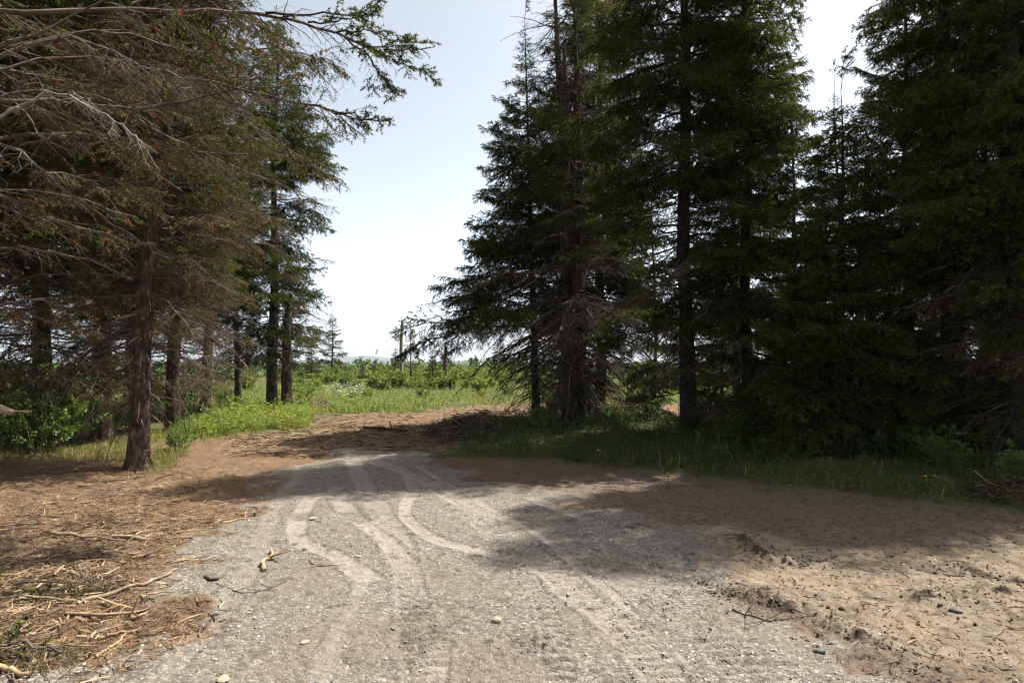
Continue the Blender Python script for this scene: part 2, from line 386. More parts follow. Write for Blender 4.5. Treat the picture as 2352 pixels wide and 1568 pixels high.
def ground_material():
    m = bpy.data.materials.new('ground'); m.use_nodes = True
    nt = m.node_tree; N = nt.nodes; L = nt.links
    b = N['Principled BSDF']; b.inputs['Roughness'].default_value = .95; b.inputs['Specular IOR Level'].default_value = .15
    geo = N.new('ShaderNodeNewGeometry'); pos = geo.outputs['Position']
    def noise(scale, detail=4, stretch=None, rough=.55, w=0):
        n = N.new('ShaderNodeTexNoise'); n.inputs['Scale'].default_value = scale; n.inputs['Detail'].default_value = detail; n.inputs['Roughness'].default_value = rough
        mp = N.new('ShaderNodeMapping'); mp.inputs['Scale'].default_value = stretch or (1, 1, 1); mp.inputs['Location'].default_value = (w, w * 2, 0)
        L.new(pos, mp.inputs[0]); L.new(mp.outputs[0], n.inputs['Vector']); return n.outputs[0]
    def ramp(src, stops):
        r = N.new('ShaderNodeValToRGB'); e = r.color_ramp.elements
        while len(e) < len(stops): e.new(.5)
        for i, (p, c) in enumerate(stops): e[i].position = p; e[i].color = (*c, 1)
        L.new(src, r.inputs[0]); return r.outputs[0]
    def mix(f, a, c, mode='MIX'):
        x = N.new('ShaderNodeMix'); x.data_type = 'RGBA'; x.blend_type = mode
        if isinstance(f, float): x.inputs[0].default_value = f
        else: L.new(f, x.inputs[0])
        for s_, i in ((a, 6), (c, 7)):
            if isinstance(s_, tuple): x.inputs[i].default_value = (*s_, 1)
            else: L.new(s_, x.inputs[i])
        return x.outputs[2]
    def att(n):
        a = N.new('ShaderNodeAttribute'); a.attribute_name = n; return a.outputs['Fac']
    def mth(op, a, c, cl=False):
        x = N.new('ShaderNodeMath'); x.operation = op; x.use_clamp = cl
        for s_, i in ((a, 0), (c, 1)):
            if isinstance(s_, float): x.inputs[i].default_value = s_
            else: L.new(s_, x.inputs[i])
        return x.outputs[0]
    # gravel: cells of crushed stone, each its own grey, in fine dust
    vo = N.new('ShaderNodeTexVoronoi'); vo.inputs['Scale'].default_value = 58; L.new(pos, vo.inputs['Vector'])
    cell = N.new('ShaderNodeSeparateColor'); L.new(vo.outputs['Color'], cell.inputs[0])
    vo2 = N.new('ShaderNodeTexVoronoi'); vo2.inputs['Scale'].default_value = 150; L.new(pos, vo2.inputs['Vector'])
    cell2 = N.new('ShaderNodeSeparateColor'); L.new(vo2.outputs['Color'], cell2.inputs[0])
    gA = ramp(cell.outputs[0], [(0, (.030, .027, .024)), (.3, (.10, .089, .076)), (.6, (.185, .168, .145)), (.85, (.32, .295, .255)), (1, (.54, .50, .44))])
    gB = ramp(cell2.outputs[1], [(0, (.065, .058, .05)), (.5, (.17, .153, .131)), (1, (.30, .275, .235))])
    grav = mix(.45, gA, gB)
    grav = mix(mth('MULTIPLY', noise(1.3, 5), .35), grav, (.20, .168, .13))
    grav = mix(ramp(noise(.8, 5, w=7), [(.42, (0, 0, 0)), (.62, (.55, .55, .55))]), grav, (.165, .135, .105))
    dustc = ramp(noise(9, 6), [(.3, (.215, .183, .152)), (.7, (.31, .275, .232))])
    # mulch: shredded brown bark and needles
    mu = ramp(noise(38, 8, (1, 1.6, 1), .72), [(.28, (.028, .017, .010)), (.42, (.078, .047, .027)), (.54, (.15, .088, .046)), (.68, (.23, .155, .093)), (.82, (.36, .265, .165))])
    mu = mix(ramp(noise(.55, 5, w=3), [(.4, (0, 0, 0)), (.65, (.7, .7, .7))]), mu, ramp(noise(25, 7), [(.3, (.06, .038, .025)), (.7, (.18, .118, .075))]))
    mu = mix(ramp(noise(1.7, 6, w=11), [(.58, (0, 0, 0)), (.72, (.6, .6, .6))]), mu, (.24, .16, .085))
    mu = mix(mth('MULTIPLY', att('verge'), .75), mu, ramp(noise(30, 8, (1, 1.5, 1), .68, 31), [(.28, (.03, .023, .017)), (.45, (.095, .075, .056)), (.62, (.155, .125, .095)), (.8, (.25, .205, .155))]))
    sa = ramp(noise(14, 7, None, .6), [(.25, (.125, .094, .065)), (.5, (.185, .148, .107)), (.8, (.245, .203, .152))])
    sa = mix(ramp(noise(45, 6, (1, 1.5, 1), .7, 5), [(.60, (0, 0, 0)), (.69, (.9, .9, .9))]), sa, (.04, .028, .02))
    sa = mix(ramp(noise(1.6, 4, w=9), [(.5, (0, 0, 0)), (.75, (.6, .6, .6))]), sa, (.22, .145, .085))
    gr = ramp(noise(22, 7), [(.3, (.02, .022, .008)), (.5, (.055, .06, .018)), (.65, (.09, .085, .03)), (.8, (.13, .10, .05))])
    fn = mth('MULTIPLY', noise(7, 6, w=2), 1.0)
    def edge(a):  # break the mask's edge up with noise
        return mth('MULTIPLY', mth('SUBTRACT', mth('ADD', a, mth('MULTIPLY', fn, 1.3)), .72), 1.9, True)
    c = mix(mth('MULTIPLY', edge(att('sand')), ramp(noise(2.6, 6, w=21), [(.36, (.45, .45, .45)), (.55, (1, 1, 1))])), mu, sa)
    c = mix(edge(att('road')), c, mix(1.0, grav, (.84, .83, .82), 'MULTIPLY'))
    c = mix(mth('MULTIPLY', att('dust'), mth('ADD', noise(26, 4), .42), True), c, dustc)
    c = mix(mth('MULTIPLY', att('loose'), mth('ADD', noise(40, 5), .3), True), c, mix(.5, gA, (.06, .052, .044)))
    c = mix(edge(att('grass')), c, gr)
    c = mix(edge(att('damp')), c, ramp(noise(50, 6), [(.3, (.012, .009, .007)), (.7, (.06, .045, .034))]))
    L.new(c, b.inputs['Base Color'])
    hgt = mth('ADD', mth('MULTIPLY', vo.outputs['Distance'], -.6), mth('MULTIPLY', noise(55, 6, None, .7), 1.3))
    hgt = mth('ADD', mth('MULTIPLY', noise(55, 6, None, .7), 1.0), mth('MULTIPLY', mth('MULTIPLY', vo.outputs['Distance'], -.5), att('road')))
    bp = N.new('ShaderNodeBump'); bp.inputs['Distance'].default_value = .02; bp.inputs['Strength'].default_value = .9
    L.new(hgt, bp.inputs['Height']); L.new(bp.outputs[0], b.inputs['Normal'])
    return m
M['ground'] = ground_material()

# ------------------------------------------------------------------ ground: one sheet, finer where it is near
def build_ground():
    ang = np.concatenate([np.linspace(-180, -46, 40, endpoint=False), np.linspace(-46, 46, 620), np.linspace(46, 180, 41)[1:-1]])
    ang = np.radians(ang)
    rad = np.concatenate([[.15, .6, 1.1, 1.6, 2.1], np.geomspace(2.5, 8, 400, endpoint=False), np.geomspace(8, 32, 210, endpoint=False), np.geomspace(32, 130, 90, endpoint=False), np.geomspace(130, 9000, 34)])
    A, R = np.meshgrid(ang, rad)
    x = (np.sin(A) * R).ravel(); y = (np.cos(A) * R).ravel()
    h, mk = terrain(x, y)
    nr, na = R.shape
    i = np.arange(nr - 1)[:, None] * na; j = np.arange(na)[None]
    a = i + j; b = i + (j + 1) % na; c = a + na; d = b + na
    F = np.stack([np.stack([a, c, b], -1), np.stack([b, c, d], -1)], -2).reshape(-1, 3)
    mb = MB(); mb.add(np.stack([x, y, h], 1), F, 0, True)
    mb.add([(0, 0, float(h[0]))], np.zeros((0, 3)), 0, True)
    n0 = len(x)
    mb.f.append(np.stack([np.full(na, n0), np.arange(na), (np.arange(na) + 1) % na], 1)); mb.m.append(np.zeros(na, np.int32)); mb.sm.append(np.ones(na, bool))
    me = mb.mesh('ground', [M['ground']])
    for k in ('road', 'sand', 'grass', 'dust', 'damp', 'loose', 'verge'):
        at = me.attributes.new(k, 'FLOAT', 'POINT'); at.data.foreach_set('value', np.append(mk[k], mk[k][0]).astype(np.float32))
    link('ground', me, kind='structure')
build_ground()

def hill(name, x0, x1, y, hgt, depth, seed):
    nx, ny = 60, 14
    X, Y = np.meshgrid(np.linspace(x0, x1, nx), np.linspace(-1, 1, ny))
    u = (X - x0) / (x1 - x0)
    Z = -13 + (hgt + 13) * np.sin(np.pi * u) ** 1.5 * (1 - Y ** 2) * (.75 + .5 * fbm(u * 5, Y * 1.3, seed, 4))
    i = np.arange(ny - 1)[:, None] * nx; j = np.arange(nx - 1)[None]; a = i + j
    F = np.stack([np.stack([a, a + 1, a + nx + 1], -1), np.stack([a, a + nx + 1, a + nx], -1)], -2).reshape(-1, 3)
    mb = MB(); mb.add(np.stack([X.ravel(), y + Y.ravel() * depth, Z.ravel()], 1), F, 0, True)
    link(name, mb.mesh(name, [M['hill']]), kind='structure')
hill('hill', AT(700, 5200), AT(985, 5200), 5200, 44, 500, 5)
hill('ridge', AT(930, 6500), AT(1450, 6500), 6500, 40, 600, 8)
hill('ridge', AT(-200, 6900), AT(800, 6900), 6900, 25, 600, 12)

# ------------------------------------------------------------------ branches
def norm(v): return v / (np.linalg.norm(v, axis=-1, keepdims=True) + 1e-9)
def along(P, t):
    """points and directions at t in 0..1 of a path of k points"""
    k = len(P); f = np.clip(t * (k - 1), 0, k - 1.001); i = f.astype(int); w = (f - i)[:, None]
    return P[i] * (1 - w) + P[i + 1] * w, norm(P[i + 1] - P[i])
def axis_path(L, a0, a1, k=9, wig=.06, rng=RNG):
    th = np.linspace(0, 1, k); an = np.radians(lerp(a0, a1, th ** 1.2)) + rng.normal(0, wig, k)
    yaw = np.cumsum(rng.normal(0, wig * .7, k))
    st = L / (k - 1); d = np.stack([np.cos(an) * np.cos(yaw), np.cos(an) * np.sin(yaw), np.sin(an)], 1) * st
    return np.vstack([[0, 0, 0], np.cumsum(d[:-1], 0)])
def needle_run(mb, P3, s0, dens, nl, nw, mats, rng, fresh=.22, dead=0.0):
    """needles along many twigs; P3 (n,k,3), s0 where each starts"""
    n, k, _ = P3.shape
    Ls = np.linalg.norm(np.diff(P3, axis=1), axis=2).sum(1)
    cnt = np.maximum(1, (Ls * (1 - s0) * dens).astype(int))
    idx = np.repeat(np.arange(n), cnt)
    t = s0[idx] + (1 - s0[idx]) * rng.random(len(idx))
    f = np.clip(t * (k - 1), 0, k - 1.001); i = f.astype(int); w = (f - i)[:, None]
    p = P3[idx, i] * (1 - w) + P3[idx, i + 1] * w
    d = norm(P3[idx, i + 1] - P3[idx, i])
    r = rng.normal(size=d.shape); r = norm(r - d * (r * d).sum(1, keepdims=True))
    r[:, 2] += .25
    nd = norm(d * rng.uniform(.35, .9, (len(d), 1)) + r)
    m = np.full(len(idx), mats[0])
    m[(t > 1 - fresh * rng.random(len(t)) * 1.6) & (rng.random(len(t)) < .75)] = mats[1]
    tw = rng.random(n) < dead
    m[tw[idx]] = mats[2]
    mb.blades(p, nd, nl * rng.uniform(.7, 1.25, len(p)), nw, 0)
    mb.m[-1] = m.astype(np.int32)
BR_MATS = [M['twig'], M['needle'], M['fresh'], M['olive'], M['orange'], M['twig_dark'], M['wood_grey']]
def branch_mesh(P, r0, kind, seed, scale=1.0, name='branch', side=.42, n2=17, n3=14, start2=.14, nl=.030, nw=.0042, dens=260, hang=.35, woodm=None, foliage=(0, 1), as_mb=False):
    """wood and needles of one branch that follows the path P"""
    rng = np.random.default_rng(seed); P = np.asarray(P, float); k = len(P)
    L = np.linalg.norm(np.diff(P, axis=0), axis=1).sum()
    mb = MB()
    P = P + np.vstack([[0, 0, 0], rng.normal(0, .011, (k - 1, 3))])
    wm = woodm if woodm is not None else (0 if kind in ('sparse', 'dead', 'skirt', 'brown') else 5)
    rr = r0 * (1 - np.linspace(0, 1, k) ** .9 * .82)
    mb.tubes(P[None], rr[None], 5, wm)
    # second order
    c2 = max(5, int(L * n2 * (1 if kind not in ('dead', 'skirt') else .75)))
    t2 = np.sort(start2 + (.985 - start2) * rng.random(c2) ** .9)
    b2, d2 = along(P, t2)
    sgn = np.where(np.arange(c2) % 2 == 0, 1.0, -1.0)
    lat = norm(np.cross(d2, [0, 0, 1.0])) * sgn[:, None]
    an = np.radians(rng.uniform(38, 68, c2))[:, None]
    dr = norm(d2 * np.cos(an) + lat * np.sin(an) + np.array([0, 0, 1.0]) * rng.normal(-.12 if kind != 'live' else -.05, .22, (c2, 1)))
    l2 = np.minimum((L * side * (1 - t2) ** .75 * np.minimum(1, (t2 - start2) * 3 + .5) + .07) * rng.uniform(.55, 1.2, c2), 1.1)
    if kind in ('dead', 'skirt'): l2 *= rng.uniform(.4, 1.1, c2)
    kk = 5; s = np.linspace(0, 1, kk)[None, :, None]
    sag = (-hang * .5 if kind != 'live' else -hang * .25)
    P2 = b2[:, None] + dr[:, None] * l2[:, None, None] * s + np.array([0, 0, 1.0]) * (l2[:, None, None] * (sag * s ** 2 + .22 * np.maximum(0, s - .5) ** 2 * (kind == 'live')))
    P2 = P2 + rng.normal(0, .035, P2.shape) * l2[:, None, None] * s
    R2 = (r0 * .30 * (1 - t2 * .6))[:, None] * (1 - .8 * np.linspace(0, 1, kk)[None]); R2 = np.maximum(R2, .0014)
    mb.tubes(P2, R2, 3, wm)
    # third order
    c3 = np.maximum(1, (l2 * n3).astype(int)); i3 = np.repeat(np.arange(c2), c3); q = len(i3)
    t3 = .12 + .86 * rng.random(q)
    f = np.clip(t3 * (kk - 1), 0, kk - 1.001); ii = f.astype(int); w = (f - ii)[:, None]
    b3 = P2[i3, ii] * (1 - w) + P2[i3, ii + 1] * w; d3 = norm(P2[i3, ii + 1] - P2[i3, ii])
    lat3 = norm(np.cross(d3, [0, 0, 1.0])) * np.where(rng.random(q) < .5, 1.0, -1.0)[:, None]
    a3 = np.radians(rng.uniform(30, 70, q))[:, None]
    e3 = norm(d3 * np.cos(a3) + lat3 * np.sin(a3) + np.array([0, 0, 1.0]) * rng.normal(-hang, .25, (q, 1)))
    l3 = (l2[i3] * .36 * (1 - t3 * .7) + .035) * rng.uniform(.5, 1.3, q); l3 = np.clip(l3, .04, .34)
    s3 = np.linspace(0, 1, 3)[None, :, None]
    P3 = b3[:, None] + e3[:, None] * l3[:, None, None] * s3 + np.array([0, 0, 1.0]) * (l3[:, None, None] * (-hang * .5) * s3 ** 2)
    R3 = np.tile(np.array([.0022, .0017, .0009]), (q, 1)) * (1 if kind in ('live',) else .9)
    mb.tubes(P3, R3, 3, wm)
    # needles
    if kind == 'live':
        mats = (1, 2, 3); k2 = t2 > foliage[0]
        needle_run(mb, P2[k2], np.clip(.55 - .5 * t2[k2], .05, .6), dens, nl, nw, mats, rng)
        keep = (t3 > .10) & (t2[i3] > foliage[0])
        needle_run(mb, P3[keep], np.zeros(keep.sum()), dens, nl, nw, mats, rng)
        tip = P[None, -4:]; needle_run(mb, tip, np.array([.2]), dens, nl, nw, mats, rng)
    elif kind in ('sparse', 'brown'):
        mats = (3, 2 if kind == 'sparse' else 3, 4)
        keep = (rng.random(q) < (.62 if kind == 'sparse' else .5)) & (t2[i3] > .25 + foliage[0])
        dd = .2 if kind == 'sparse' else .5
        needle_run(mb, P3[keep], np.full(keep.sum(), .15), dens * .75, nl, nw, mats, rng, .1, dd * .25)
        k2 = rng.random(c2) < .5
        needle_run(mb, P2[k2], np.full(k2.sum(), .6), dens * .6, nl, nw, mats, rng, .1, dd * .25)
    elif kind in ('dead', 'skirt'):
        keep = rng.random(q) < .05
        if keep.any(): needle_run(mb, P3[keep], np.zeros(keep.sum()), dens * .6, nl, nw, (3, 3, 4), rng, .1, .10)
    if as_mb: return mb
    return mb.mesh(name, BR_MATS)
LIB = {}
def build_lib():
    sd_ = 100
    spec = {  # kind: lengths, start angle range, end angle range, radius per metre
        'live': ([.45, .9, 1.5, 2.2, 3.0], (-4, 6), (-24, 10), .0085),
        'sparse': ([.9, 1.6, 2.4, 3.3], (0, 8), (-26, -4), .0085),
        'tipped': ([1.6, 2.4, 3.2], (-2, 6), (-26, 8), .0085),
        'brown': ([1.4, 2.4], (0, 8), (-26, -6), .0085),
        'dead': ([.8, 1.5, 2.3, 3.1], (0, 8), (-42, -12), .0080),
        'skirt': ([1.2, 2.0, 2.9], (-10, 4), (-62, -34), .0105)}
    for kd, (Ls, A0, A1, rm) in spec.items():
        LIB[kd] = []
        for L in Ls:
            for q in range(2 if L > .5 else 1):
                sd_ += 1; rng = np.random.default_rng(sd_)
                P = axis_path(L, rng.uniform(*A0), rng.uniform(*A1), 9, .06 if kd == 'live' else .085 if kd in ('sparse',) else .11, rng)
                tp = kd == 'tipped'; kd_ = kd; kd = 'live' if tp else kd
                me = branch_mesh(P, rm * L + .004, kd, sd_ + 500, foliage=(.5 if tp else 0, 1), side=.50 if kd == 'live' else .38, hang=.55 if kd == 'live' else .3, n3=19 if kd == 'live' else 15)
                kd = kd_; LIB[kd].append((L, me))
build_lib()
def pick(kind, L):
    c = LIB[kind]; best = min(abs(math.log(x[0] / L)) for x in c)
    ok = [x for x in c if abs(math.log(x[0] / L)) < best + .25]
    return random.choice(ok)

def trunk_mesh(path, radii, m, seed=0, sides=14, rough=.12, flare=0.0, broken=False):
    rng = np.random.default_rng(seed)
    P = catmull(path, 7); n = len(P)
    R = np.interp(np.linspace(0, 1, n), np.linspace(0, 1, len(radii)), radii)
    a = np.linspace(0, 2 * math.pi, sides, endpoint=False)
    hz = P[:, 2] - P[0, 2]
    RR = R[:, None] * (1 + rough * (vnoise(np.cos(a)[None] * 2.5 + 9 + seed, hz[:, None] * 1.7 + np.sin(a)[None] * 2.5, seed) - .5) * 2)
    if flare: RR *= 1 + flare * np.exp(-hz[:, None] / .28) * (1 + .5 * np.sin(a[None] * 4 + seed))
    V = P[:, None] + np.stack([np.cos(a)[None] * RR, np.sin(a)[None] * RR, np.zeros_like(RR)], -1)
    if broken: V[-1, :, 2] += rng.uniform(-.05, .55, sides) * R[-1] * 6
    mb = MB()
    i = np.arange(n - 1)[:, None] * sides; j = np.arange(sides)[None]
    A = i + j; B = i + (j + 1) % sides; C = A + sides; D = B + sides
    mb.add(V, np.stack([np.stack([A, B, D], -1), np.stack([A, D, C], -1)], -2).reshape(-1, 3), 0, True)
    c = P[-1].copy(); VV = np.vstack([V[-1], c]); mb.add(VV, [(q, (q + 1) % sides, sides) for q in range(sides)], 0)
    return mb.mesh('trunk', [m])

def spruce(name, label, cat, x, y, hgt, r0, layers, lean=(0, 0), bark='bark', seed=1, group=None, leader=True, flare=.45, pin=None):
    """layers: dicts z0,z1,dz,n,kinds [(kind,weight)],L (function of 0..1 up the layer) or (L0,L1),tilt (deg0,deg1),az limits"""
    rs = random.Random(seed)
    st = random.getstate(); random.seed(seed)
    z0 = h1(x, y) - .05
    root = thing(name, label, cat, (x, y, z0), group)
    zs = np.linspace(0, hgt, 9)
    cx = lean[0] * (zs / hgt) + .05 * np.sin(zs * .9 + seed); cy = lean[1] * (zs / hgt) + .05 * np.sin(zs * .7 + seed * 2)
    if pin is not None: cx = np.interp(zs, pin[0], pin[1])
    path = np.stack([cx - cx[0], cy - cy[0], zs], 1)
    rad = [r0 * max(.06, 1 - .95 * t) for t in np.linspace(0, 1, 9)]
    link('trunk', trunk_mesh(path, rad, M[bark], seed, flare=flare), root)
    crown = link('crown', None, root)
    up = Matrix.Translation
    for ly in layers:
        z = ly['z0']
        while z < ly['z1']:
            t = (z - ly['z0']) / max(.01, ly['z1'] - ly['z0'])
            n = ly.get('n', 5); az0 = random.uniform(0, 6.28)
            for q in range(n):
                az = az0 + q * 6.283 / n + random.gauss(0, .3)
                lim = ly.get('az')
                if lim and not any(abs((math.degrees(az) - c + 180) % 360 - 180) < hw for c, hw in lim): continue
                if random.random() < ly.get('skip', 0): continue
                L = ly['L'](t) if callable(ly['L']) else lerp(*ly['L'], t)
                if 'Laz' in ly: L *= ly['Laz'](math.degrees(az) % 360)
                L *= random.uniform(.72, 1.15)
                if L < .15: continue
                kd = random.choices([k for k, _ in ly['kinds']], [w for _, w in ly['kinds']])[0]
                L0, me = pick(kd, L)
                tl = lerp(*ly['tilt'], t) + random.gauss(0, 6)
                zz = min(hgt, z + random.uniform(-.5, .5) * ly['dz'])
                pt = (np.interp(zz, zs, path[:, 0]), np.interp(zz, zs, path[:, 1]), zz)
                b = link('branch', me, crown)
                b.matrix_local = up(pt) @ Matrix.Rotation(az, 4, 'Z') @ Matrix.Rotation(-RAD(tl), 4, 'Y') @ Matrix.Rotation(random.gauss(0, .25), 4, 'X') @ Matrix.Scale(L / L0, 4)
            z += ly['dz'] * random.uniform(.75, 1.25)
    if leader:
        L0, me = pick('live', .6)
        b = link('branch', me, crown); b.matrix_local = up(tuple(path[-1])) @ Matrix.Rotation(-RAD(88), 4, 'Y') @ Matrix.Scale(.8, 4)
    random.setstate(st)
    return root, crown, path
def tall(z_dead, z_live, hgt, L, dz=.38, n=5, dead=(.6, 1.0), kinds=(('live', 1),), Laz=None, skip=0., ddz=.4, dk=(('dead', 1),), dn=4):
    a = dict(z0=z_dead, z1=z_live, dz=ddz, n=dn, kinds=list(dk), L=(L * dead[0], L * dead[1]), tilt=(-14, -4))
    b = dict(z0=z_live, z1=hgt - .2, dz=dz, n=n, kinds=list(kinds), L=lambda t: L * (1 - t) ** .8 * min(1, .75 + t * 2) + .18, tilt=(-10, 38), skip=skip)
    if Laz: a['Laz'] = Laz; b['Laz'] = Laz
    return [a, b]

GL = 'spruces on the left of the track'
GR = 'spruces in the shaded stand'
# ---- right-hand stand
yA = 17.0
LZ = lambda z: float(np.interp(z, [.5, 2.7, 3.4, 4.5, 6.7, 7.9, 9, 10.5], [2.6, 3.2, 2.6, 2.0, 1.55, 1.0, .45, .12]))
spruce('spruce_tree', 'young spruce with thin open spire, long low boughs sweeping out over the track', 'spruce', AT(1232, 17.8), 17.8, 10.6, .11,
       [dict(z0=4.6, z1=10.4, dz=.25, n=6, kinds=[('live', 1)], L=lambda t: LZ(4.6 + 5.8 * t), tilt=(-8, 24)),
        dict(z0=2.6, z1=4.6, dz=.24, n=6, kinds=[('tipped', .7), ('live', .1), ('dead', .2)], L=lambda t: LZ(2.6 + 2.0 * t), tilt=(-3, -4), Laz=lambda a: 1.12 if 130 < a < 250 else .8),
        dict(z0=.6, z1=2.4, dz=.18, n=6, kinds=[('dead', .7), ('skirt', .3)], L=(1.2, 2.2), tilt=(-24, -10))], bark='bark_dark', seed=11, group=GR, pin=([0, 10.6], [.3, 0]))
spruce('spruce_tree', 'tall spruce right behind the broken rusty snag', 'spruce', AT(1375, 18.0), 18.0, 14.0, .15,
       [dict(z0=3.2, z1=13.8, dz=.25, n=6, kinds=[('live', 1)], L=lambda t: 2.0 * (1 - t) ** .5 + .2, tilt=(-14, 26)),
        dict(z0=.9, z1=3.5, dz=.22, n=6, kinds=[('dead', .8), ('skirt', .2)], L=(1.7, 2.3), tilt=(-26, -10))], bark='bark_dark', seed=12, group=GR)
spruce('spruce_tree', 'multi-stemmed spruce with a skirt of drooping bare twigs at the brush pile', 'spruce', AT(1322, 15.7), 15.7, 12.0, .13,
       [dict(z0=.6, z1=3.0, dz=.13, n=10, kinds=[('skirt', .75), ('dead', .25)], L=(1.5, 2.6), tilt=(-24, -8)),
        dict(z0=2.5, z1=4.8, dz=.22, n=6, kinds=[('dead', .45), ('sparse', .15), ('tipped', .4)], L=(2.7, 2.3), tilt=(-14, -4), skip=.25, Laz=lambda a: 1.35 if 140 < a < 235 else .8),
        dict(z0=4.6, z1=11.8, dz=.3, n=6, kinds=[('live', .45), ('tipped', .1), ('dead', .45)], L=lambda t: 1.5 * (1 - t) ** .8 + .25, tilt=(-10, 24))], bark='bark_dark', seed=13, group=GR)
# broken rust-coloured snag in the cluster
def snag(name, label, stems, bark_m, seed, dead=None, group=None):
    x, y = stems[0][0][0][:2]
    z0 = h1(x, y) - .05
    root = thing(name, label, 'dead tree', (x, y, z0), group)
    for i, (pts, rad, m) in enumerate(stems):
        pp = np.array(pts) - np.array([x, y, 0])
        link('trunk' if i == 0 else 'broken_stem', trunk_mesh(pp, rad, M[m], seed + i, broken=True, rough=.3, flare=.3 if i == 0 else 0), root)
    st = random.getstate(); random.seed(seed)
    for (za, zb, n, La, Lb, tl) in dead or []:
        pp = np.array(stems[0][0]) - np.array([x, y, 0])
        for q in range(n):
            z = random.uniform(za, zb); L = random.uniform(La, Lb); L0, me = pick('dead', L)
            b = link('dead_branch', me, root)
            b.matrix_local = Matrix.Translation((np.interp(z, pp[:, 2], pp[:, 0]), np.interp(z, pp[:, 2], pp[:, 1]), z)) @ Matrix.Rotation(random.uniform(0, 6.28), 4, 'Z') @ Matrix.Rotation(-RAD(tl + random.gauss(0, 14)), 4, 'Y') @ Matrix.Scale(L / L0, 4)
    random.setstate(st)
    return root
ys = 16.0
def S3(dx, dy, y=ys): return (AT(dx, y), y, ZAT(dy, y))
snag('broken_snag', 'tall rusty brown broken snag with bare grey top among the spruces', [
    ([(AT(1308, ys), ys, 0), S3(1302, 700), S3(1300, 430), S3(1292, 260), S3(1282, 120), S3(1276, -30)], [.16, .15, .13, .10, .06, .025], 'bark_rust'),
    ([S3(1304, 400, ys - .12), S3(1302, 260, ys - .12), S3(1297, 130, ys - .12)], [.10, .08, .045], 'bark_rust'),
    ([(AT(1335, ys), ys + .1, 0), S3(1336, 600, ys + .1), S3(1330, 330, ys + .1), S3(1331, 175, ys + .1)], [.10, .09, .07, .025], 'bark_rust'),
    ([S3(1318, 420, ys), S3(1313, 330, ys), S3(1310, 270, ys)], [.1, .08, .05], 'bark_rust')], 'bark_rust', 31,
    [(1.0, 4.0, 34, .9, 2.0, -25), (4.0, 9.8, 110, .5, 1.6, -10)])
def rt(lab, dx, y, hh, r, zl, L, seed, cat='spruce_tree', low=(('dead', .6), ('sparse', .4)), zd=1.0, dz=.26, n=6, pw=.5, ldz=.3, lowL=(.75, 1.0), Laz=None, skip=.22):
    spruce(cat, lab, cat.split('_')[0], AT(dx, y), y, hh, r,
           [dict(z0=zd, z1=zl, dz=ldz, n=5, kinds=list(low), L=(L * lowL[0], L * lowL[1]), tilt=(-18, -8)),
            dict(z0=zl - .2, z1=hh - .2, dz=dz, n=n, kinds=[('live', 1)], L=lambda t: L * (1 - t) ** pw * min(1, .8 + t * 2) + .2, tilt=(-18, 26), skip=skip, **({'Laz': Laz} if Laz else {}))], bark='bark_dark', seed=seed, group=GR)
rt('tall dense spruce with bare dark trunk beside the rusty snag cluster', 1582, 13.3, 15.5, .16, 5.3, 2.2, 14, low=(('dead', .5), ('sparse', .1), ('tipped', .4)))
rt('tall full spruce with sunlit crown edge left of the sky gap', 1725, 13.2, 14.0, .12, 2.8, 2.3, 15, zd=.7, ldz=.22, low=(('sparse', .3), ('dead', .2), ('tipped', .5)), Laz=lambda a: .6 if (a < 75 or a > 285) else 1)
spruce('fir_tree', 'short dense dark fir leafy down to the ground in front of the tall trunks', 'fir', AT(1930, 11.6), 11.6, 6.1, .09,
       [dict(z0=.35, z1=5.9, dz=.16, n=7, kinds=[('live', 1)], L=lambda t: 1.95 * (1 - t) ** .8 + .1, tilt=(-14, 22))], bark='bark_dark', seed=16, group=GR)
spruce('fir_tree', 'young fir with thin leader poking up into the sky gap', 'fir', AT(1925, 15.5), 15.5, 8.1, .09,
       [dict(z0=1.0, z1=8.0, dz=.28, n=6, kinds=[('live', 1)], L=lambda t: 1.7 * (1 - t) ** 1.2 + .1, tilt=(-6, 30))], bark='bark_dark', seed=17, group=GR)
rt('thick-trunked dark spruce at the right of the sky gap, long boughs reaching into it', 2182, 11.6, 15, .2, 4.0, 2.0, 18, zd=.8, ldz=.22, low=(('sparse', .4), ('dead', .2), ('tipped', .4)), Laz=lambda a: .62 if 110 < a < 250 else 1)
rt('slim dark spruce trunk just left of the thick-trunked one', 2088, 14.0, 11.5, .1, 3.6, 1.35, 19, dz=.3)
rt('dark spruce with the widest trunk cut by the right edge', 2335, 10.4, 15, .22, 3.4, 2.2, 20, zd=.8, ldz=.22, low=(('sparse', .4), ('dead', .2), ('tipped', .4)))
BACK = [(2560, 10.2, 14), (2720, 12.5, 15), (2270, 16, 13), (2030, 17.5, 7.5), (1690, 19, 12), (2450, 19, 14), (1830, 20.5, 10), (2150, 21, 12), (2800, 16, 15), (1500, 21.5, 8.5)]
BL = ['slender spruce behind the dark stand between the thick trunk and right edge', 'spruce in the back row seen between the fir and thick trunk', 'spruce in the back row seen past the bare dark trunk',
      'spruce in the farthest row behind the right edge trunk', 'spruce in the farthest row behind the short dense fir', 'spruce in the farthest row behind the thick trunk']
for i, (dx, y, hh) in enumerate(BACK):
    lab = BL[i - 2] if 2 <= i < 8 else ['spruce just past the right edge shading the track', 'second spruce past the right edge of the stand', '', '', '', '', '', '', 'spruce far past the right edge in the back row', 'small thin spruce in the sunlit gap behind the bare dark trunk'][i]
    sm = hh < 9
    rt(lab, dx, y, hh, .07 if sm else .12, 1.6 if sm else 3.6, 1.2 if sm else 2.1, 40 + i, zd=.6, low=(('sparse', .4), ('dead', .3), ('tipped', .2), ('brown', .1)), dz=.42, n=5, skip=.28)
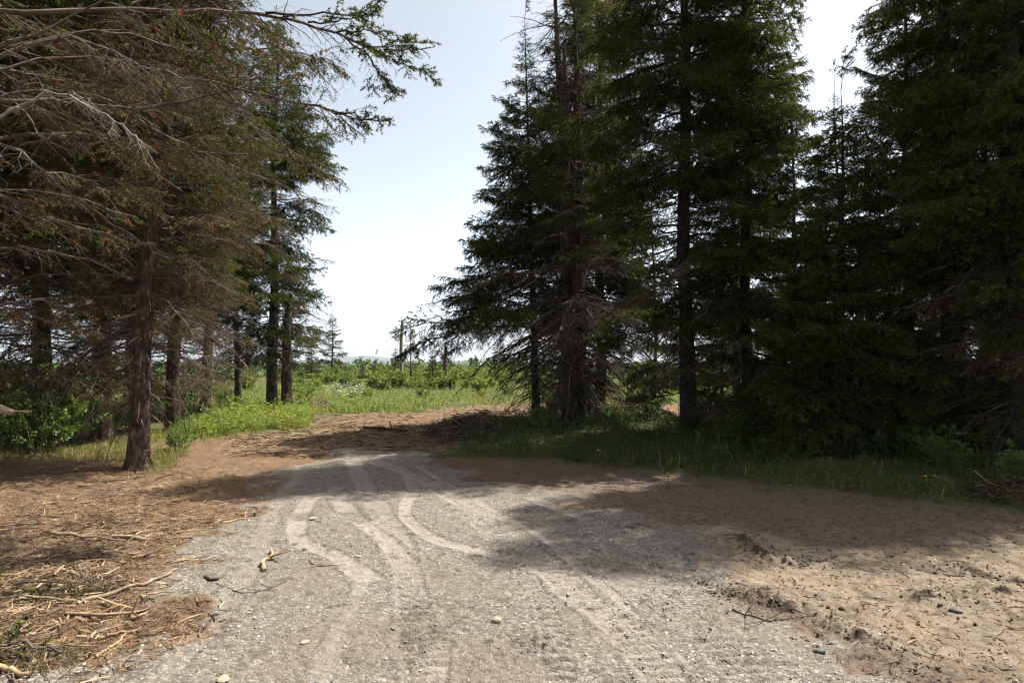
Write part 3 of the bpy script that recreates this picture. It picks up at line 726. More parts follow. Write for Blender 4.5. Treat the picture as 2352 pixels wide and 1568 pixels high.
UND = [(1660, 15.5, 3.2, 'young fir filling the shade just right of the bare dark trunk'), (1800, 15.5, 3.6, 'young fir behind the short dense fir on its open side'), (2060, 13.2, 2.8, 'young fir in the dark below the slim trunk'),
       (2250, 13.0, 3.4, 'young fir between the thick trunk and the widest trunk'), (2420, 11.5, 3.0, 'young fir at the right edge behind the widest trunk'), (1500, 19.5, 2.2, 'low young fir in the gap between snag cluster and bare dark trunk'), (1880, 18.5, 3.4, 'young fir deep in the stand behind the short dense one'), (2140, 17.5, 3.6, 'young fir deep in the stand behind the thick trunk'), (2320, 16.5, 3.6, 'young fir deep in the stand behind the widest trunk')]
for i, (dx, y, hh, lab) in enumerate(UND):
    spruce('fir_tree', lab, 'fir', AT(dx, y), y, hh, .05, [dict(z0=.2, z1=hh - .1, dz=.26, n=6, kinds=[('live', 1)], L=lambda t, q=hh * .36: q * (1 - t) ** .8 + .1, tilt=(-12, 24))], bark='bark_dark', seed=500 + i, group='young firs under the stand')

# ---- left-hand stand
L1 = (AT(322, 10.95), 10.95)
lt, lc, lp = spruce('spruce_tree', 'nearest left spruce with torn splintered lower trunk and mostly bare twigs', 'spruce', L1[0], L1[1], 14.0, .16,
       [dict(z0=1.2, z1=2.6, dz=.22, n=5, kinds=[('skirt', .6), ('dead', .4)], L=(1.2, 2.0), tilt=(-30, -12), az=[(180, 75), (60, 50)]),
        dict(z0=2.4, z1=4.4, dz=.16, n=6, kinds=[('dead', .5), ('sparse', .4), ('brown', .1)], L=(2.4, 2.8), tilt=(-12, 0), Laz=lambda a: 0 if 225 < a < 315 else (.72 if (a < 60 or a > 300) else 1)),
        dict(z0=4.2, z1=8.0, dz=.17, n=6, kinds=[('dead', .25), ('sparse', .52), ('live', .15), ('brown', .08)], L=(2.8, 2.5), tilt=(-4, 8), Laz=lambda a: .6 if (a < 60 or a > 300) else 1),
        dict(z0=8.0, z1=13.8, dz=.4, n=5, kinds=[('live', .7), ('sparse', .3)], L=lambda t: 2.2 * (1 - t) + .2, tilt=(4, 30))],
       lean=(.7, 0), bark='bark', seed=21, group=GL, flare=.5)
LEFT = [(235, 14.5, 14, .2, 'spruce with thick dark trunk behind the torn spruce, above the leafy bushes'), (398, 16.5, 13, .17, 'dark spruce trunk close behind the torn spruce on its open side'),
        (470, 20.5, 13, .16, 'spruce halfway between the torn spruce and the straight green one'), (90, 13.2, 14, .18, 'spruce above the leafy bushes by the left edge'),
        (548, 25, 11, .12, 'slender pale spruce behind, left of the straight green one'), (-60, 11.0, 14, .2, 'spruce at the left edge behind overhanging boughs'), (300, 21, 14, .17, 'spruce in the back row behind the torn trunk')]
for i, (dx, y, hh, r, lab) in enumerate(LEFT):
    lz = (lambda a: .45 if (a < 75 or a > 285) else .9) if i in (2, 4) else (lambda a: .75 if (a < 60 or a > 300) else 1)
    spruce('spruce_tree', lab, 'spruce', AT(dx, y), y, hh, r,
           [dict(z0=1.3, z1=4.0, dz=.26, n=6, kinds=[('dead', .6), ('sparse', .35), ('brown', .05)], L=(1.9, 2.4), tilt=(-14, -4), Laz=lz),
            dict(z0=3.8, z1=8.2, dz=.22, n=6, kinds=[('sparse', .55), ('live', .4), ('brown', .05)], L=(2.4, 2.1), tilt=(-8, 6), Laz=lz),
            dict(z0=8.0, z1=hh - .2, dz=.32, n=5, kinds=[('live', .8), ('sparse', .2)], L=lambda t: 1.9 * (1 - t) ** .8 + .2, tilt=(4, 30), Laz=lz)], bark='bark', seed=60 + i, group=GL)
spruce('spruce_tree', 'straight tall green spruce at the left edge of the field opening', 'spruce', AT(627, 23.5), 23.5, 13.8, .2,
       [dict(z0=1.9, z1=4.0, dz=.28, n=6, kinds=[('dead', .5), ('live', .5)], L=(1.8, 2.5), tilt=(-16, -8)),
        dict(z0=4.0, z1=8.6, dz=.26, n=5, kinds=[('live', .85), ('sparse', .15)], L=(2.4, 2.2), tilt=(-14, 0), skip=.48),
        dict(z0=8.6, z1=13.6, dz=.24, n=6, kinds=[('live', 1)], L=lambda t: 2.2 * (1 - t) ** .9 + .15, tilt=(0, 30))], bark='bark', seed=22, group=GL)
yS = 23.0
snag('broken_snag', 'short grey barked snag with broken top beside the straight green spruce', [
    ([(AT(660, yS), yS, 0), S3(659, 830, yS), S3(661, 690, yS)], [.19, .15, .12], 'bark')], 'bark', 33, [(1.2, 3.8, 12, 1.2, 2.4, 6)])

# ---- the tree just out of the frame whose boughs cross the top left
NX, NY = -5.7, 6.3
nz0 = h1(NX, NY) - .05
near = thing('spruce_tree', 'big spruce at the far left whose long bare boughs cross the top of view', 'spruce', (NX, NY, nz0), GL)
link('trunk', trunk_mesh(np.array([(0, 0, 0), (.05, 0, 3), (.0, .05, 6), (.1, 0, 9), (.1, 0, 12)]), [.26, .22, .17, .11, .03], M['bark'], 77, flare=.4), near)
ncrown = link('crown', None, near)
def PT(dx, dy, y):   # point of the photo at distance y, in the near tree's space
    return np.array([AT(dx, y) - NX, y - NY, ZAT(dy, y) - nz0])
def bough(pts, r0, kind, seed, **kw):
    if kind != 'live': kw['n2'] = kw.get('n2', 9) + 5; kw['n3'] = 17; kw['side'] = kw.get('side', .3) * 1.15
    P = catmull(np.array(pts), 6)
    link('branch', branch_mesh(P, r0, kind, seed, **kw), ncrown)
def rootpt(z): return np.array([.03, 0, z - nz0])
bough([rootpt(4.0), PT(-60, 232, 6.4), PT(140, 226, 6.6), PT(330, 240, 6.8), PT(560, 195, 7.1), PT(700, 190, 7.3)], .036, 'dead', 201, side=.28, n2=9, woodm=0)
bough([rootpt(4.7), PT(-60, 20, 6.2), PT(250, 15, 6.6), PT(560, 18, 7.0), PT(740, 55, 7.2), PT(860, 105, 7.3), PT(985, 100, 7.4)], .034, 'dead', 202, side=.2, n2=9, woodm=0)
for (pts, sd_) in (([PT(800, 78, 7.3), PT(860, 100, 7.3), PT(930, 92, 7.4), PT(1012, 88, 7.4)], 211), ([PT(840, 95, 7.3), PT(900, 130, 7.3), PT(960, 150, 7.35), PT(1000, 175, 7.4)], 212),
                   ([PT(700, 40, 7.1), PT(780, 35, 7.2), PT(830, 20, 7.2), PT(870, 12, 7.3)], 213), ([PT(760, 65, 7.1), PT(820, 60, 7.2), PT(880, 65, 7.2), PT(950, 80, 7.2)], 214),
                   ([PT(780, 70, 7.2), PT(850, 130, 7.2), PT(880, 180, 7.3), PT(908, 215, 7.3)], 215)):
    bough(pts, .012, 'live', sd_, side=.34, n2=22, n3=20, start2=.05, hang=.25)
bough([PT(600, 18, 7.0), PT(720, 20, 7.1), PT(830, 15, 7.3), PT(900, -40, 7.4)], .016, 'live', 222, side=.25, n2=16, start2=.4)
bough([rootpt(4.1), PT(100, 80, 6.5), PT(330, 150, 6.7), PT(560, 200, 7.0), PT(760, 250, 7.2), PT(890, 275, 7.4)], .03, 'sparse', 203, side=.22, n2=9, foliage=(.45, 1))
bough([PT(740, 245, 7.2), PT(800, 262, 7.3), PT(850, 272, 7.3), PT(895, 268, 7.4)], .01, 'live', 216, side=.35, n2=16, n3=16, hang=.2)
bough([rootpt(3.3), PT(60, 220, 6.0), PT(200, 240, 6.1), PT(300, 310, 6.2), PT(365, 395, 6.3)], .018, 'dead', 204, side=.2, n2=8, woodm=6)
bough([rootpt(3.0), PT(-20, 330, 6.2), PT(150, 440, 6.3), PT(300, 540, 6.5), PT(390, 600, 6.6)], .022, 'dead', 205, side=.25, n2=8)
bough([rootpt(4.3), PT(-20, 100, 6.0), PT(80, 60, 6.1), PT(260, -30, 6.3)], .034, 'dead', 206, side=.25, n2=8)
bough([rootpt(3.6), PT(100, 300, 6.5), PT(300, 330, 6.8), PT(520, 350, 7.2), PT(640, 345, 7.4)], .022, 'sparse', 207, side=.3, n2=10)
bough([rootpt(2.4), PT(-30, 570, 6.3), PT(180, 590, 6.5), PT(300, 640, 6.7)], .022, 'dead', 208, side=.35, n2=9)
bough([rootpt(3.9), PT(150, 200, 7.0), PT(420, 330, 7.6), PT(640, 420, 8.2), PT(740, 470, 8.4)], .02, 'dead', 209, side=.25, n2=9)
bough([rootpt(2.0), PT(-30, 700, 6.3), PT(90, 690, 6.4), PT(190, 720, 6.5)], .018, 'brown', 210, side=.4, n2=10)
bough([rootpt(4.2), PT(200, 120, 7.2), PT(480, 230, 7.8), PT(650, 330, 8.1), PT(800, 430, 8.3)], .02, 'sparse', 217, side=.22, n2=9, foliage=(.4, 1))
bough([rootpt(4.4), PT(200, 60, 6.9), PT(420, 110, 7.2), PT(600, 100, 7.5), PT(720, 120, 7.7), PT(790, 160, 7.8)], .02, 'sparse', 218, side=.3, n2=10)
for q in range(26):
    L = random.uniform(1.6, 3.0); L0, me = pick(random.choice(['sparse', 'dead', 'sparse']), L); z = random.uniform(3.0, 9.0)
    b = link('branch', me, ncrown)
    b.matrix_local = Matrix.Translation((0, 0, z)) @ Matrix.Rotation(RAD(random.uniform(0, 360)), 4, 'Z') @ Matrix.Rotation(-RAD(random.gauss(5, 8)), 4, 'Y') @ Matrix.Scale(L / L0, 4)
# torn stub sticking in from the left edge
mb = MB(); P = catmull(np.array([[.2, 0, 1.42 - nz0 - .1], PT(-60, 930, 6.2), PT(0, 938, 6.2), PT(22, 944, 6.2), PT(41, 946, 6.25)]), 5)
mb.tubes(P[None], np.interp(np.linspace(0, 1, len(P)), [0, .6, .88, 1], [.05, .04, .026, .004])[None], 7, 0)
for q in range(2):
    e = np.random.default_rng(q).normal(0, 1, 3) * [.05, .03, .035]; A = P[-5]; mb.tubes((A + (np.array([.16, 0, -.01]) + e) * np.linspace(0, 1, 3)[:, None])[None], np.array([[.014, .008, .001]]), 4, 0, False)
link('torn_stub', mb.mesh('torn_stub', [M['wood_weather']]), near)

# splinters on the nearest left trunk
def splinters():
    rng = np.random.default_rng(5)
    for q in range(32):
        z = rng.uniform(.35, 2.75) if q < 20 else rng.uniform(1.7, 2.9)
        a = RAD(rng.uniform(-75, 20)) if q < 22 else RAD(rng.uniform(-130, -60))
        L = rng.uniform(.08, .36) * (1.4 if z < 1.0 else 1)
        cx = np.interp(z, lp[:, 2], lp[:, 0]); cy = np.interp(z, lp[:, 2], lp[:, 1]); r = .16
        d = np.array([math.cos(a), math.sin(a), rng.uniform(-.9, .25)]); d /= np.linalg.norm(d)
        p0 = np.array([cx + math.cos(a) * r, cy + math.sin(a) * r, z])
        s = np.linspace(0, 1, 5)[:, None]
        P = p0 + d * L * s + np.array([0, 0, 1]) * L * (rng.uniform(-.5, .1) * s ** 2) + rng.normal(0, .012, (5, 3)) * s
        mb = MB(); mb.tubes(P[None], (np.array([.010, .010, .008, .006, .001]) * rng.uniform(.5, 1.3))[None], 4, 0, False)
        link('splinter', mb.mesh('splinter', [M['wood_fresh' if rng.random() < .7 else 'wood_weather']]), lt)
splinters()

# ------------------------------------------------------------------ leafy shrubs
def shrub_mesh(hgt, wid, nst, nleaf, ll, seed, leafm, dry=.04, upright=.5):
    rng = np.random.default_rng(seed); mb = MB()
    a = rng.uniform(0, 6.28, nst); rr = wid * np.sqrt(rng.random(nst))
    tip = np.stack([np.cos(a) * rr, np.sin(a) * rr, hgt * rng.uniform(.45, 1, nst) * (1 - .35 * (rr / wid) ** 2)], 1)
    base = np.stack([np.cos(a), np.sin(a), 0 * a], 1) * rr[:, None] * .25
    s = np.linspace(0, 1, 5)[None, :, None]
    P = base[:, None] * (1 - s) + tip[:, None] * s; P[:, :, :2] += (tip - base)[:, None, :2] * (-(s - s ** 2) * upright) + rng.normal(0, .03, (nst, 5, 2))
    mb.tubes(P, np.tile(np.linspace(.010, .002, 5), (nst, 1)) * hgt * .7, 3, 0)
    # side twigs
    n2 = nst * 7; i = rng.integers(0, nst, n2); t = .25 + .72 * rng.random(n2)
    f = t * 4; ii = np.minimum(3, f.astype(int)); w = (f - ii)[:, None]
    b = P[i, ii] * (1 - w) + P[i, ii + 1] * w
    d = norm(rng.normal(size=(n2, 3)) * [1, 1, .45] + [0, 0, .45]); L2 = hgt * rng.uniform(.10, .28, n2) * (1.15 - t * .6)
    P2 = b[:, None] + d[:, None] * L2[:, None, None] * np.linspace(0, 1, 3)[None, :, None]
    mb.tubes(P2, np.tile([.004, .003, .001], (n2, 1)) * hgt * .6, 3, 0)
    k = rng.integers(0, n2, nleaf); u = rng.random(nleaf)[:, None] ** .7
    p = P2[k, 0] * (1 - u) + P2[k, 2] * u + rng.normal(0, .02, (nleaf, 3))
    dl = norm(rng.normal(size=(nleaf, 3)) + d[k] * .6 + [0, 0, -.1]); nn = norm(rng.normal(size=(nleaf, 3)) * .7 + [0, 0, 1])
    m = np.where(rng.random(nleaf) < dry, 2, 1)
    mb.leaves(p, dl, nn, ll * rng.uniform(.6, 1.3, nleaf), ll * .3 * rng.uniform(.8, 1.2, nleaf), m)
    return mb.mesh('shrub', [M['twig'], M[leafm], M['leaf_dry']])
SH_L = [shrub_mesh(2.0, .9, 16, 2600, .075, 300 + i, 'leaf_dark') for i in range(3)]
SH_F = [shrub_mesh(1.3, .75, 16, 1500, .10, 310 + i, 'leaf', dry=(.03, .05, .25, .02, .12)[i]) for i in range(5)]
SH_T = [shrub_mesh(2.6, .8, 14, 2200, .11, 320 + i, 'leaf', dry=.03, upright=.2) for i in range(3)]
rs = random.Random(3)
bushes = [(20, 13.0, 1.15, 'dark leafy bush at the left edge below the overhanging boughs'), (95, 12.6, 1.0, 'bright-leaved bush just behind the broken stump'), (170, 13.6, .9, 'leafy bush right of the broken stump'), (60, 15.0, 1.3, 'tall leafy bush in the back row at the far left'), (230, 15.2, .75, 'low leafy bush in front of the thick dark trunk behind'),
          (-60, 13.0, 1.2, 'leafy bush cut off by the left edge'), (290, 16.5, .8, 'leafy bush behind the torn spruce trunk'), (410, 13.2, .42, 'small leafy sapling at the open side of the torn trunk'), (360, 19.5, .8, 'leafy bush between the torn spruce and its dark neighbour'), (520, 25.5, .7, 'leafy bush left of the straight green spruce'), (700, 27, .55, 'dark leafy bush right of the short grey snag'), (440, 24, .9, 'leafy bush in the back row behind the dark neighbour'), (150, 18, 1.2, 'tall leafy bush in shade behind the stump')]
for i, (dx, y, s_, lab) in enumerate(bushes):
    x = AT(dx, y); o = thing('leafy_bush', lab, 'bush', (x, y, h1(x, y) - .03), 'leafy bushes under the left spruces', SH_L[i % 3]); o.scale = (s_,) * 3; o.rotation_euler.z = rs.uniform(0, 6.28)
rbush = [(2080, 10.7, .42, 'leafy seedling clump in deep shade below the short dense fir'), (2160, 9.6, .36, 'leafy clump beside the yellow dandelions'), (1700, 12.5, .35, 'leafy clump right of the bare dark trunk'), (1480, 16.5, .5, 'leafy sapling in the sunlit gap beside the bare dark trunk'), (1820, 12.0, .4, 'leafy clump left of the short dense fir'), (2345, 8.6, .33, 'leafy tuft at the right edge over the brown heap'), (1250, 15.0, .45, 'leafy clump under the skirt of drooping twigs'), (1420, 14.6, .45, 'leafy clump between the snag cluster and bare dark trunk')]
for i, (dx, y, s_, lab) in enumerate(rbush):
    x = AT(dx, y); o = thing('leafy_bush', lab, 'bush', (x, y, h1(x, y) - .02), 'leafy clumps in the shaded stand', SH_L[i % 3]); o.scale = (s_ * 1.3, s_ * 1.3, s_); o.rotation_euler.z = rs.uniform(0, 6.28)
n_sh = 0
for q in range(4000):
    if n_sh >= 230: break
    y = 32 + 58 * rs.random() ** 1.25; dx = rs.uniform(640, 1260) if rs.random() < .6 else rs.uniform(-300, 2700); x = AT(dx, y)
    if y < 39 and rs.random() < (.8 if 720 < dx < 1150 else .4): continue
    tallq = rs.random() < sstep(42, 65, y) * .4
    i = rs.randrange(3) if tallq else rs.randrange(5)
    s_ = rs.uniform(.45, 1.25) * (.6 if y < 39 else 1.0) * (.75 if tallq else 1)
    if tallq: lab, grp = 'taller upright green sapling rising over the field shrubs', 'saplings over the field shrubs'
    elif i in (2, 4): lab, grp = 'yellowish shrub with some dry leaves in the overgrown clearing', 'yellowish shrubs in the clearing'
    else: lab, grp = 'bright green leafy shrub in the overgrown clearing', 'green shrubs in the clearing'
    o = thing('field_shrub', lab, 'shrub', (x, y, h1(x, y) - .04), grp, (SH_T if tallq else SH_F)[i]); o.scale = (s_ * 1.2, s_ * 1.2, s_); o.rotation_euler.z = rs.uniform(0, 6.28); n_sh += 1

# ------------------------------------------------------------------ small conifers and snags of the clearing
def small(name, label, dx, y, hgt, L, z0=.2, dz=.2, n=6, kd='live', pw=.9, tilt=(-4, 30), seed=1, skip=0., cat='spruce'):
    spruce(name, label, cat, AT(dx, y), y, hgt, .02 * hgt ** .8 + .02, [dict(z0=z0, z1=hgt - .1, dz=dz, n=n, kinds=[(kd, 1)], L=lambda t: L * (1 - t) ** pw + .08, tilt=tilt, skip=skip)], bark='bark_dark', seed=seed, group='small conifers in the clearing', flare=.1)
small('pine_tree', 'lone slim open-branched pine standing clear against the sky', 761, 55, 5.6, 1.25, z0=1.7, dz=.34, n=5, seed=401, pw=.7, tilt=(0, 40), cat='pine')
small('spruce_tree', 'small dark spruce just left of the pale bare pole', 906, 48, 2.9, .75, seed=402)
small('spruce_tree', 'tiny dark spruce left of the pale pole, far in the shrubs', 864, 62, 2.2, 1.0, seed=403)
small('spruce_tree', 'tiny narrow dark spruce right of the lone pine', 833, 66, 2.0, .5, seed=404)
small('spruce_tree', 'broad dark young spruce seen under the low sweeping boughs', 1150, 58, 4.3, 1.3, seed=405)
small('spruce_tree', 'dark ragged young spruce left of the brown stump trunk', 994, 46, 2.6, .8, seed=406)
small('spruce_tree', 'dark ragged spruce top leaning on the brown stump trunk', 1022, 45, 2.7, .5, z0=1.5, seed=407)
small('spruce_tree', 'young spruce in the clearing seen past the bare dark trunk', 1530, 40, 3.0, .9, seed=408)
small('spruce_tree', 'young spruce among shrubs near the short grey snag', 716, 62, 3.4, 1.1, seed=409)
small('larch_tree', 'pale green feathery sapling right of the pale bare pole', 945, 46, 3.0, .8, dz=.3, n=5, kd='sparse', seed=410, cat='larch')
yp = 43.0
snag('bare_pole_snag', 'pale weathered bare pole snag standing in the green clearing', [([(AT(922, yp), yp, 0), (AT(921, yp), yp, 2.2), (AT(923, yp), yp, ZAT(738, yp))], [.13, .105, .07], 'wood_grey')], 'wood_grey', 35, [(1.6, 3.9, 9, .8, 1.6, -4)])
snag('bare_pole_snag', 'thin dead sapling stem just right of the pale bare pole', [([(AT(943, 50), 50, 0), (AT(943, 50), 50, 2.8), (AT(942, 50), 50, 5.3)], [.05, .035, .012], 'wood_grey')], 'wood_grey', 36, [(2.6, 5.0, 8, .5, .8, 8)])
snag('broken_snag', 'short dark brown stump trunk in the clearing under the sweeping boughs', [([(AT(1023, 44), 44, 0), (AT(1022, 44), 44, 1.3), (AT(1024, 44), 44, 2.4)], [.17, .14, .11], 'bark')], 'bark', 37, [(1.0, 2.3, 4, .6, 1.0, -20)])

# ------------------------------------------------------------------ far woods and farm
def far_wood(name, label, y0, y1, n, hmin, hmax, ll, xs, seed):
    rng = np.random.default_rng(seed); mb = MB()
    y = y0 + (y1 - y0) * rng.random(n); x = y * rng.uniform(*xs, n)
    z = H(x, y); hh = rng.uniform(hmin, hmax, n) * (.6 + .8 * vnoise(x * .02, y * .004, seed))
    k = 60; i = np.repeat(np.arange(n), k); q = len(i)
    t = rng.random(q); con = (rng.random(n) < .3)[i]
    r = hh[i] * np.where(con, .18 * (1 - t), .32 * np.sqrt(np.clip(t * (1 - t) * 4, 0, 1))) * rng.random(q) ** .4
    a = rng.uniform(0, 6.28, q)
    p = np.stack([x[i] + np.cos(a) * r, y[i] + np.sin(a) * r, z[i] + hh[i] * t], 1)
    d = norm(rng.normal(size=(q, 3)) + [0, 0, .2]); L = hh[i] * ll
    mb.blades(p, d, L, L * .45, 0)
    link(name, mb.mesh(name, [M['far_leaf']]), kind='stuff', label=label)
far_wood('distant_woods', 'low distant tree line across the clearing', 140, 420, 1100, 3.0, 6, .16, (-.8, 1.0), 1)
far_wood('far_forest', 'hazy far forest along the horizon', 420, 1500, 1500, 9, 13, .16, (-.8, 1.0), 2)
far_wood('thicket', 'dense scrub thicket behind the shrubs of the clearing', 85, 150, 900, 1.5, 2.7, .14, (-.9, 1.1), 3)
def house():
    x, y = AT(829, 700), 700; z = ZAT(835, y) - 3
    r = thing('white_house', 'tiny white house far away in the trees below the hill', 'house', (x, y, z))
    mb = MB(); w, d, h, g = 4, 5, 6, 3
    V = [(-w, -d, -6), (w, -d, -6), (w, d, -6), (-w, d, -6), (-w, -d, h - 2), (w, -d, h - 2), (w, d, h - 2), (-w, d, h - 2), (0, -d, h + g - 2), (0, d, h + g - 2)]
    mb.add(V, [(0, 1, 5), (0, 5, 4), (1, 2, 6), (1, 6, 5), (2, 3, 7), (2, 7, 6), (3, 0, 4), (3, 4, 7), (4, 5, 8), (6, 7, 9)], 0); link('wall', mb.mesh('wall', [M['white_paint']]), r)
    mb = MB(); e = .3
    mb.add([(-w - e, -d - e, h - 2.2), (-w - e, d + e, h - 2.2), (0, d + e, h + g - 1.9), (0, -d - e, h + g - 1.9), (w + e, -d - e, h - 2.2), (w + e, d + e, h - 2.2)], [(0, 1, 2), (0, 2, 3), (3, 2, 5), (3, 5, 4)], 0); link('roof', mb.mesh('roof', [M['roof_grey']]), r)
    x, y = AT(863, 900), 900; zt = ZAT(826, y)
    r = thing('silo', 'grey farm silo rising from the far trees under the hill', 'silo', (x, y, -12.5))
    mb = MB(); mb.tubes(np.array([[(0, 0, 0), (0, 0, zt + 11)]]), np.array([[3.2, 3.2]]), 12, 0); link('wall', mb.mesh('wall', [M['concrete']]), r)
    mb = MB(); mb.tubes(np.array([[(0, 0, zt + 10.9), (0, 0, zt + 12), (0, 0, zt + 12.8)]]), np.array([[3.3, 2.6, .2]]), 12, 0); link('roof', mb.mesh('roof', [M['roof_grey']]), r)
house()

# ------------------------------------------------------------------ grass, herbs
def in_poly(P, n, rng):
    lo, hi = P.min(0), P.max(0); x = rng.uniform(lo[0], hi[0], n); y = rng.uniform(lo[1], hi[1], n)
    k = poly_sd(x, y, P) > 0; return x[k], y[k]
def blades_stuff(name, label, x, y, hgt, wid, m, rng, per=1, lean=.35, dryfrac=0.0, spread=.05):
    x = np.repeat(x, per) + rng.normal(0, spread, len(x) * per); y = np.repeat(y, per) + rng.normal(0, spread, len(y) * per)
    n = len(x); z = H(x, y) - .01; hh = hgt * rng.uniform(.45, 1.25, n) * (.4 + 1.2 * vnoise(x * .8, y * .8, 55))
    d = norm(np.stack([rng.normal(0, lean, n), rng.normal(0, lean, n), np.ones(n)], 1))
    p0 = np.stack([x, y, z], 1); p1 = p0 + d * (hh * .6)[:, None]
    d2 = norm(d + np.stack([rng.normal(0, lean * 1.6, n), rng.normal(0, lean * 1.6, n), -.2 * np.ones(n)], 1)); p2 = p1 + d2 * (hh * .5)[:, None]
    sd_ = norm(np.cross(d, rng.normal(size=(n, 3)))) * wid
    V = np.stack([p0 - sd_, p0 + sd_, p1 - sd_ * .8, p1 + sd_ * .8, p2], 1)
    b = np.arange(n)[:, None] * 5
    mb = MB(); mb.add(V, np.concatenate([b + [0, 1, 3], b + [0, 3, 2], b + [2, 3, 4]], 1).reshape(-1, 3), np.repeat((rng.random(n) < dryfrac).astype(np.int32), 3))
    link(name, mb.mesh(name, [M[m], M['straw']]), kind='stuff', label=label)
def herbs_stuff(name, label, x, y, hgt, ll, m, rng, nl=9):
    n = len(x); z = H(x, y); hh = hgt * rng.uniform(.4, 1.2, n) * (.4 + 1.2 * vnoise(x * .7, y * .7, 57))
    tip = np.stack([x + rng.normal(0, .08, n), y + rng.normal(0, .08, n), z + hh], 1); base = np.stack([x, y, z - .02], 1)
    mb = MB(); mb.tubes(np.stack([base, tip], 1), np.tile([.003, .0015], (n, 1)), 3, 0)
    i = np.repeat(np.arange(n), nl); t = (.2 + .8 * rng.random(len(i)))[:, None]
    p = base[i] * (1 - t) + tip[i] * t; d = norm(rng.normal(size=(len(i), 3)) * [1, 1, .4] + [0, 0, .25]); nn = norm(rng.normal(size=(len(i), 3)) * .5 + [0, 0, 1])
    mb.leaves(p, d, nn, ll * rng.uniform(.6, 1.3, len(i)), ll * .26, 0)
    link(name, mb.mesh(name, [M[m]]), kind='stuff', label=label)
rg = np.random.default_rng(12)
x, y = in_poly(GRASS_R, 9000, rg)
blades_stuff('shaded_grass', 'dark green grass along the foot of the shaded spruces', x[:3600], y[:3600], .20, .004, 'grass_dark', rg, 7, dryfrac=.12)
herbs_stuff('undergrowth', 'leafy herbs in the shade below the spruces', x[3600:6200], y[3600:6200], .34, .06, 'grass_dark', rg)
HB = GP([(400, 1000), (470, 965), (560, 945), (700, 940), (722, 955), (700, 985), (600, 990), (480, 1005)])
x, y = in_poly(HB, 5200, rg)
herbs_stuff('herb_patch', 'lush green herb patch at the foot of the straight green spruce', x[:1500], y[:1500], .42, .07, 'grass', rg)
blades_stuff('grass', 'green grass in the herb patch beside the straight spruce', x[1500:3500], y[1500:3500], .28, .006, 'grass', rg, 5)
LB = GP([(330, 1000), (520, 965), (600, 1000), (430, 1020), (420, 1070), (350, 1090), (330, 1060)])
x, y = in_poly(LB, 1800, rg)
blades_stuff('grass_tufts', 'thin sunlit grass around the base of the torn spruce', x, y, .16, .004, 'grass', rg, 6, dryfrac=.3)
LB2 = GP([(-300, 1040), (60, 1020), (300, 1010), (310, 1060), (100, 1062), (-300, 1080)])
x, y = in_poly(LB2, 2600, rg)
blades_stuff('woodland_grass', 'sparse grass in front of the leafy bushes on the left', x, y, .16, .004, 'grass', rg, 4, dryfrac=.45)
n = 60000
yy = 22.5 + 34 * rg.random(n) ** 1.7; xx = yy * rg.uniform(-.8, .9, n)
_, mk = terrain(xx.copy(), yy.copy()); k = (mk['field'] > rg.random(n) * .9 + .1)
xx, yy = xx[k], yy[k]
blades_stuff('meadow_grass', 'sunlit meadow grass and weeds of the clearing', xx[:26000], yy[:26000], .22, .008, 'grass', rg, 2, dryfrac=.14, spread=.15)
herbs_stuff('meadow_herbs', 'bright leafy weeds between the shrubs of the clearing', xx[26000:32000], yy[26000:32000], .34, .08, 'leaf', rg, 8)
q = GP([(1060, 905), (1090, 890), (1160, 895), (1150, 925), (1050, 925)]); q = np.array([G(740, 900), G(800, 890), G(840, 900), G(830, 925), G(740, 925)])
x, y = in_poly(q, 420, rg); z = H(x, y) + rg.uniform(.25, .5, len(x))
mb = MB(); nn = norm(rg.normal(size=(len(x), 3)) * .5 + [0, 0, 1]); P = np.stack([x, y, z], 1)
for a in range(5):
    d = norm(np.stack([np.cos(a * 1.257) + 0 * x, np.sin(a * 1.257) + 0 * x, .2 + 0 * x], 1)); mb.leaves(P, d, nn, .035, .014, 0)
link('white_flowers', mb.mesh('white_flowers', [M['petal_w']]), kind='stuff', label='white wildflowers speckled over the near meadow')
def dandelion(dx, dy, label, hgt=.2, z=.1):
    g = .1
    for _ in range(6):
        p = G(dx, dy, g + hgt); x, y = float(p[0]), float(p[1]); g = h1(x, y)
    r = thing('dandelion', label, 'flower', (x, y, g), 'yellow dandelions in the shade')
    mb = MB(); mb.tubes(np.array([[(0, 0, 0), (.01, 0, hgt * .5), (0, 0, hgt)]]), np.array([[.003, .003, .0025]]), 4, 0); link('stem', mb.mesh('stem', [M['grass_dark']]), r)
    rng = np.random.default_rng(int(dx)); n = 70; a = rng.uniform(0, 6.28, n); e = rng.uniform(.1, 1.2, n)
    d = np.stack([np.cos(a) * np.cos(e), np.sin(a) * np.cos(e), np.sin(e)], 1); mb = MB(); mb.leaves(np.tile([0, 0, hgt], (n, 1)), d, norm(np.cross(d, np.cross(d, [0, 0, 1.0])) * -1 + 1e-3), .026, .006, 0)
    link('flower_head', mb.mesh('flower_head', [M['petal_y']]), r)
dandelion(2147, 1083, 'large yellow dandelion head right of the shaded leafy clump')
dandelion(2126, 1094, 'smaller yellow dandelion just beside the large one')
dandelion(1374, 1034, 'single yellow dandelion in shaded grass below the snag cluster')
dandelion(1534, 1086, 'single yellow dandelion at the grass edge below the bare dark trunk')

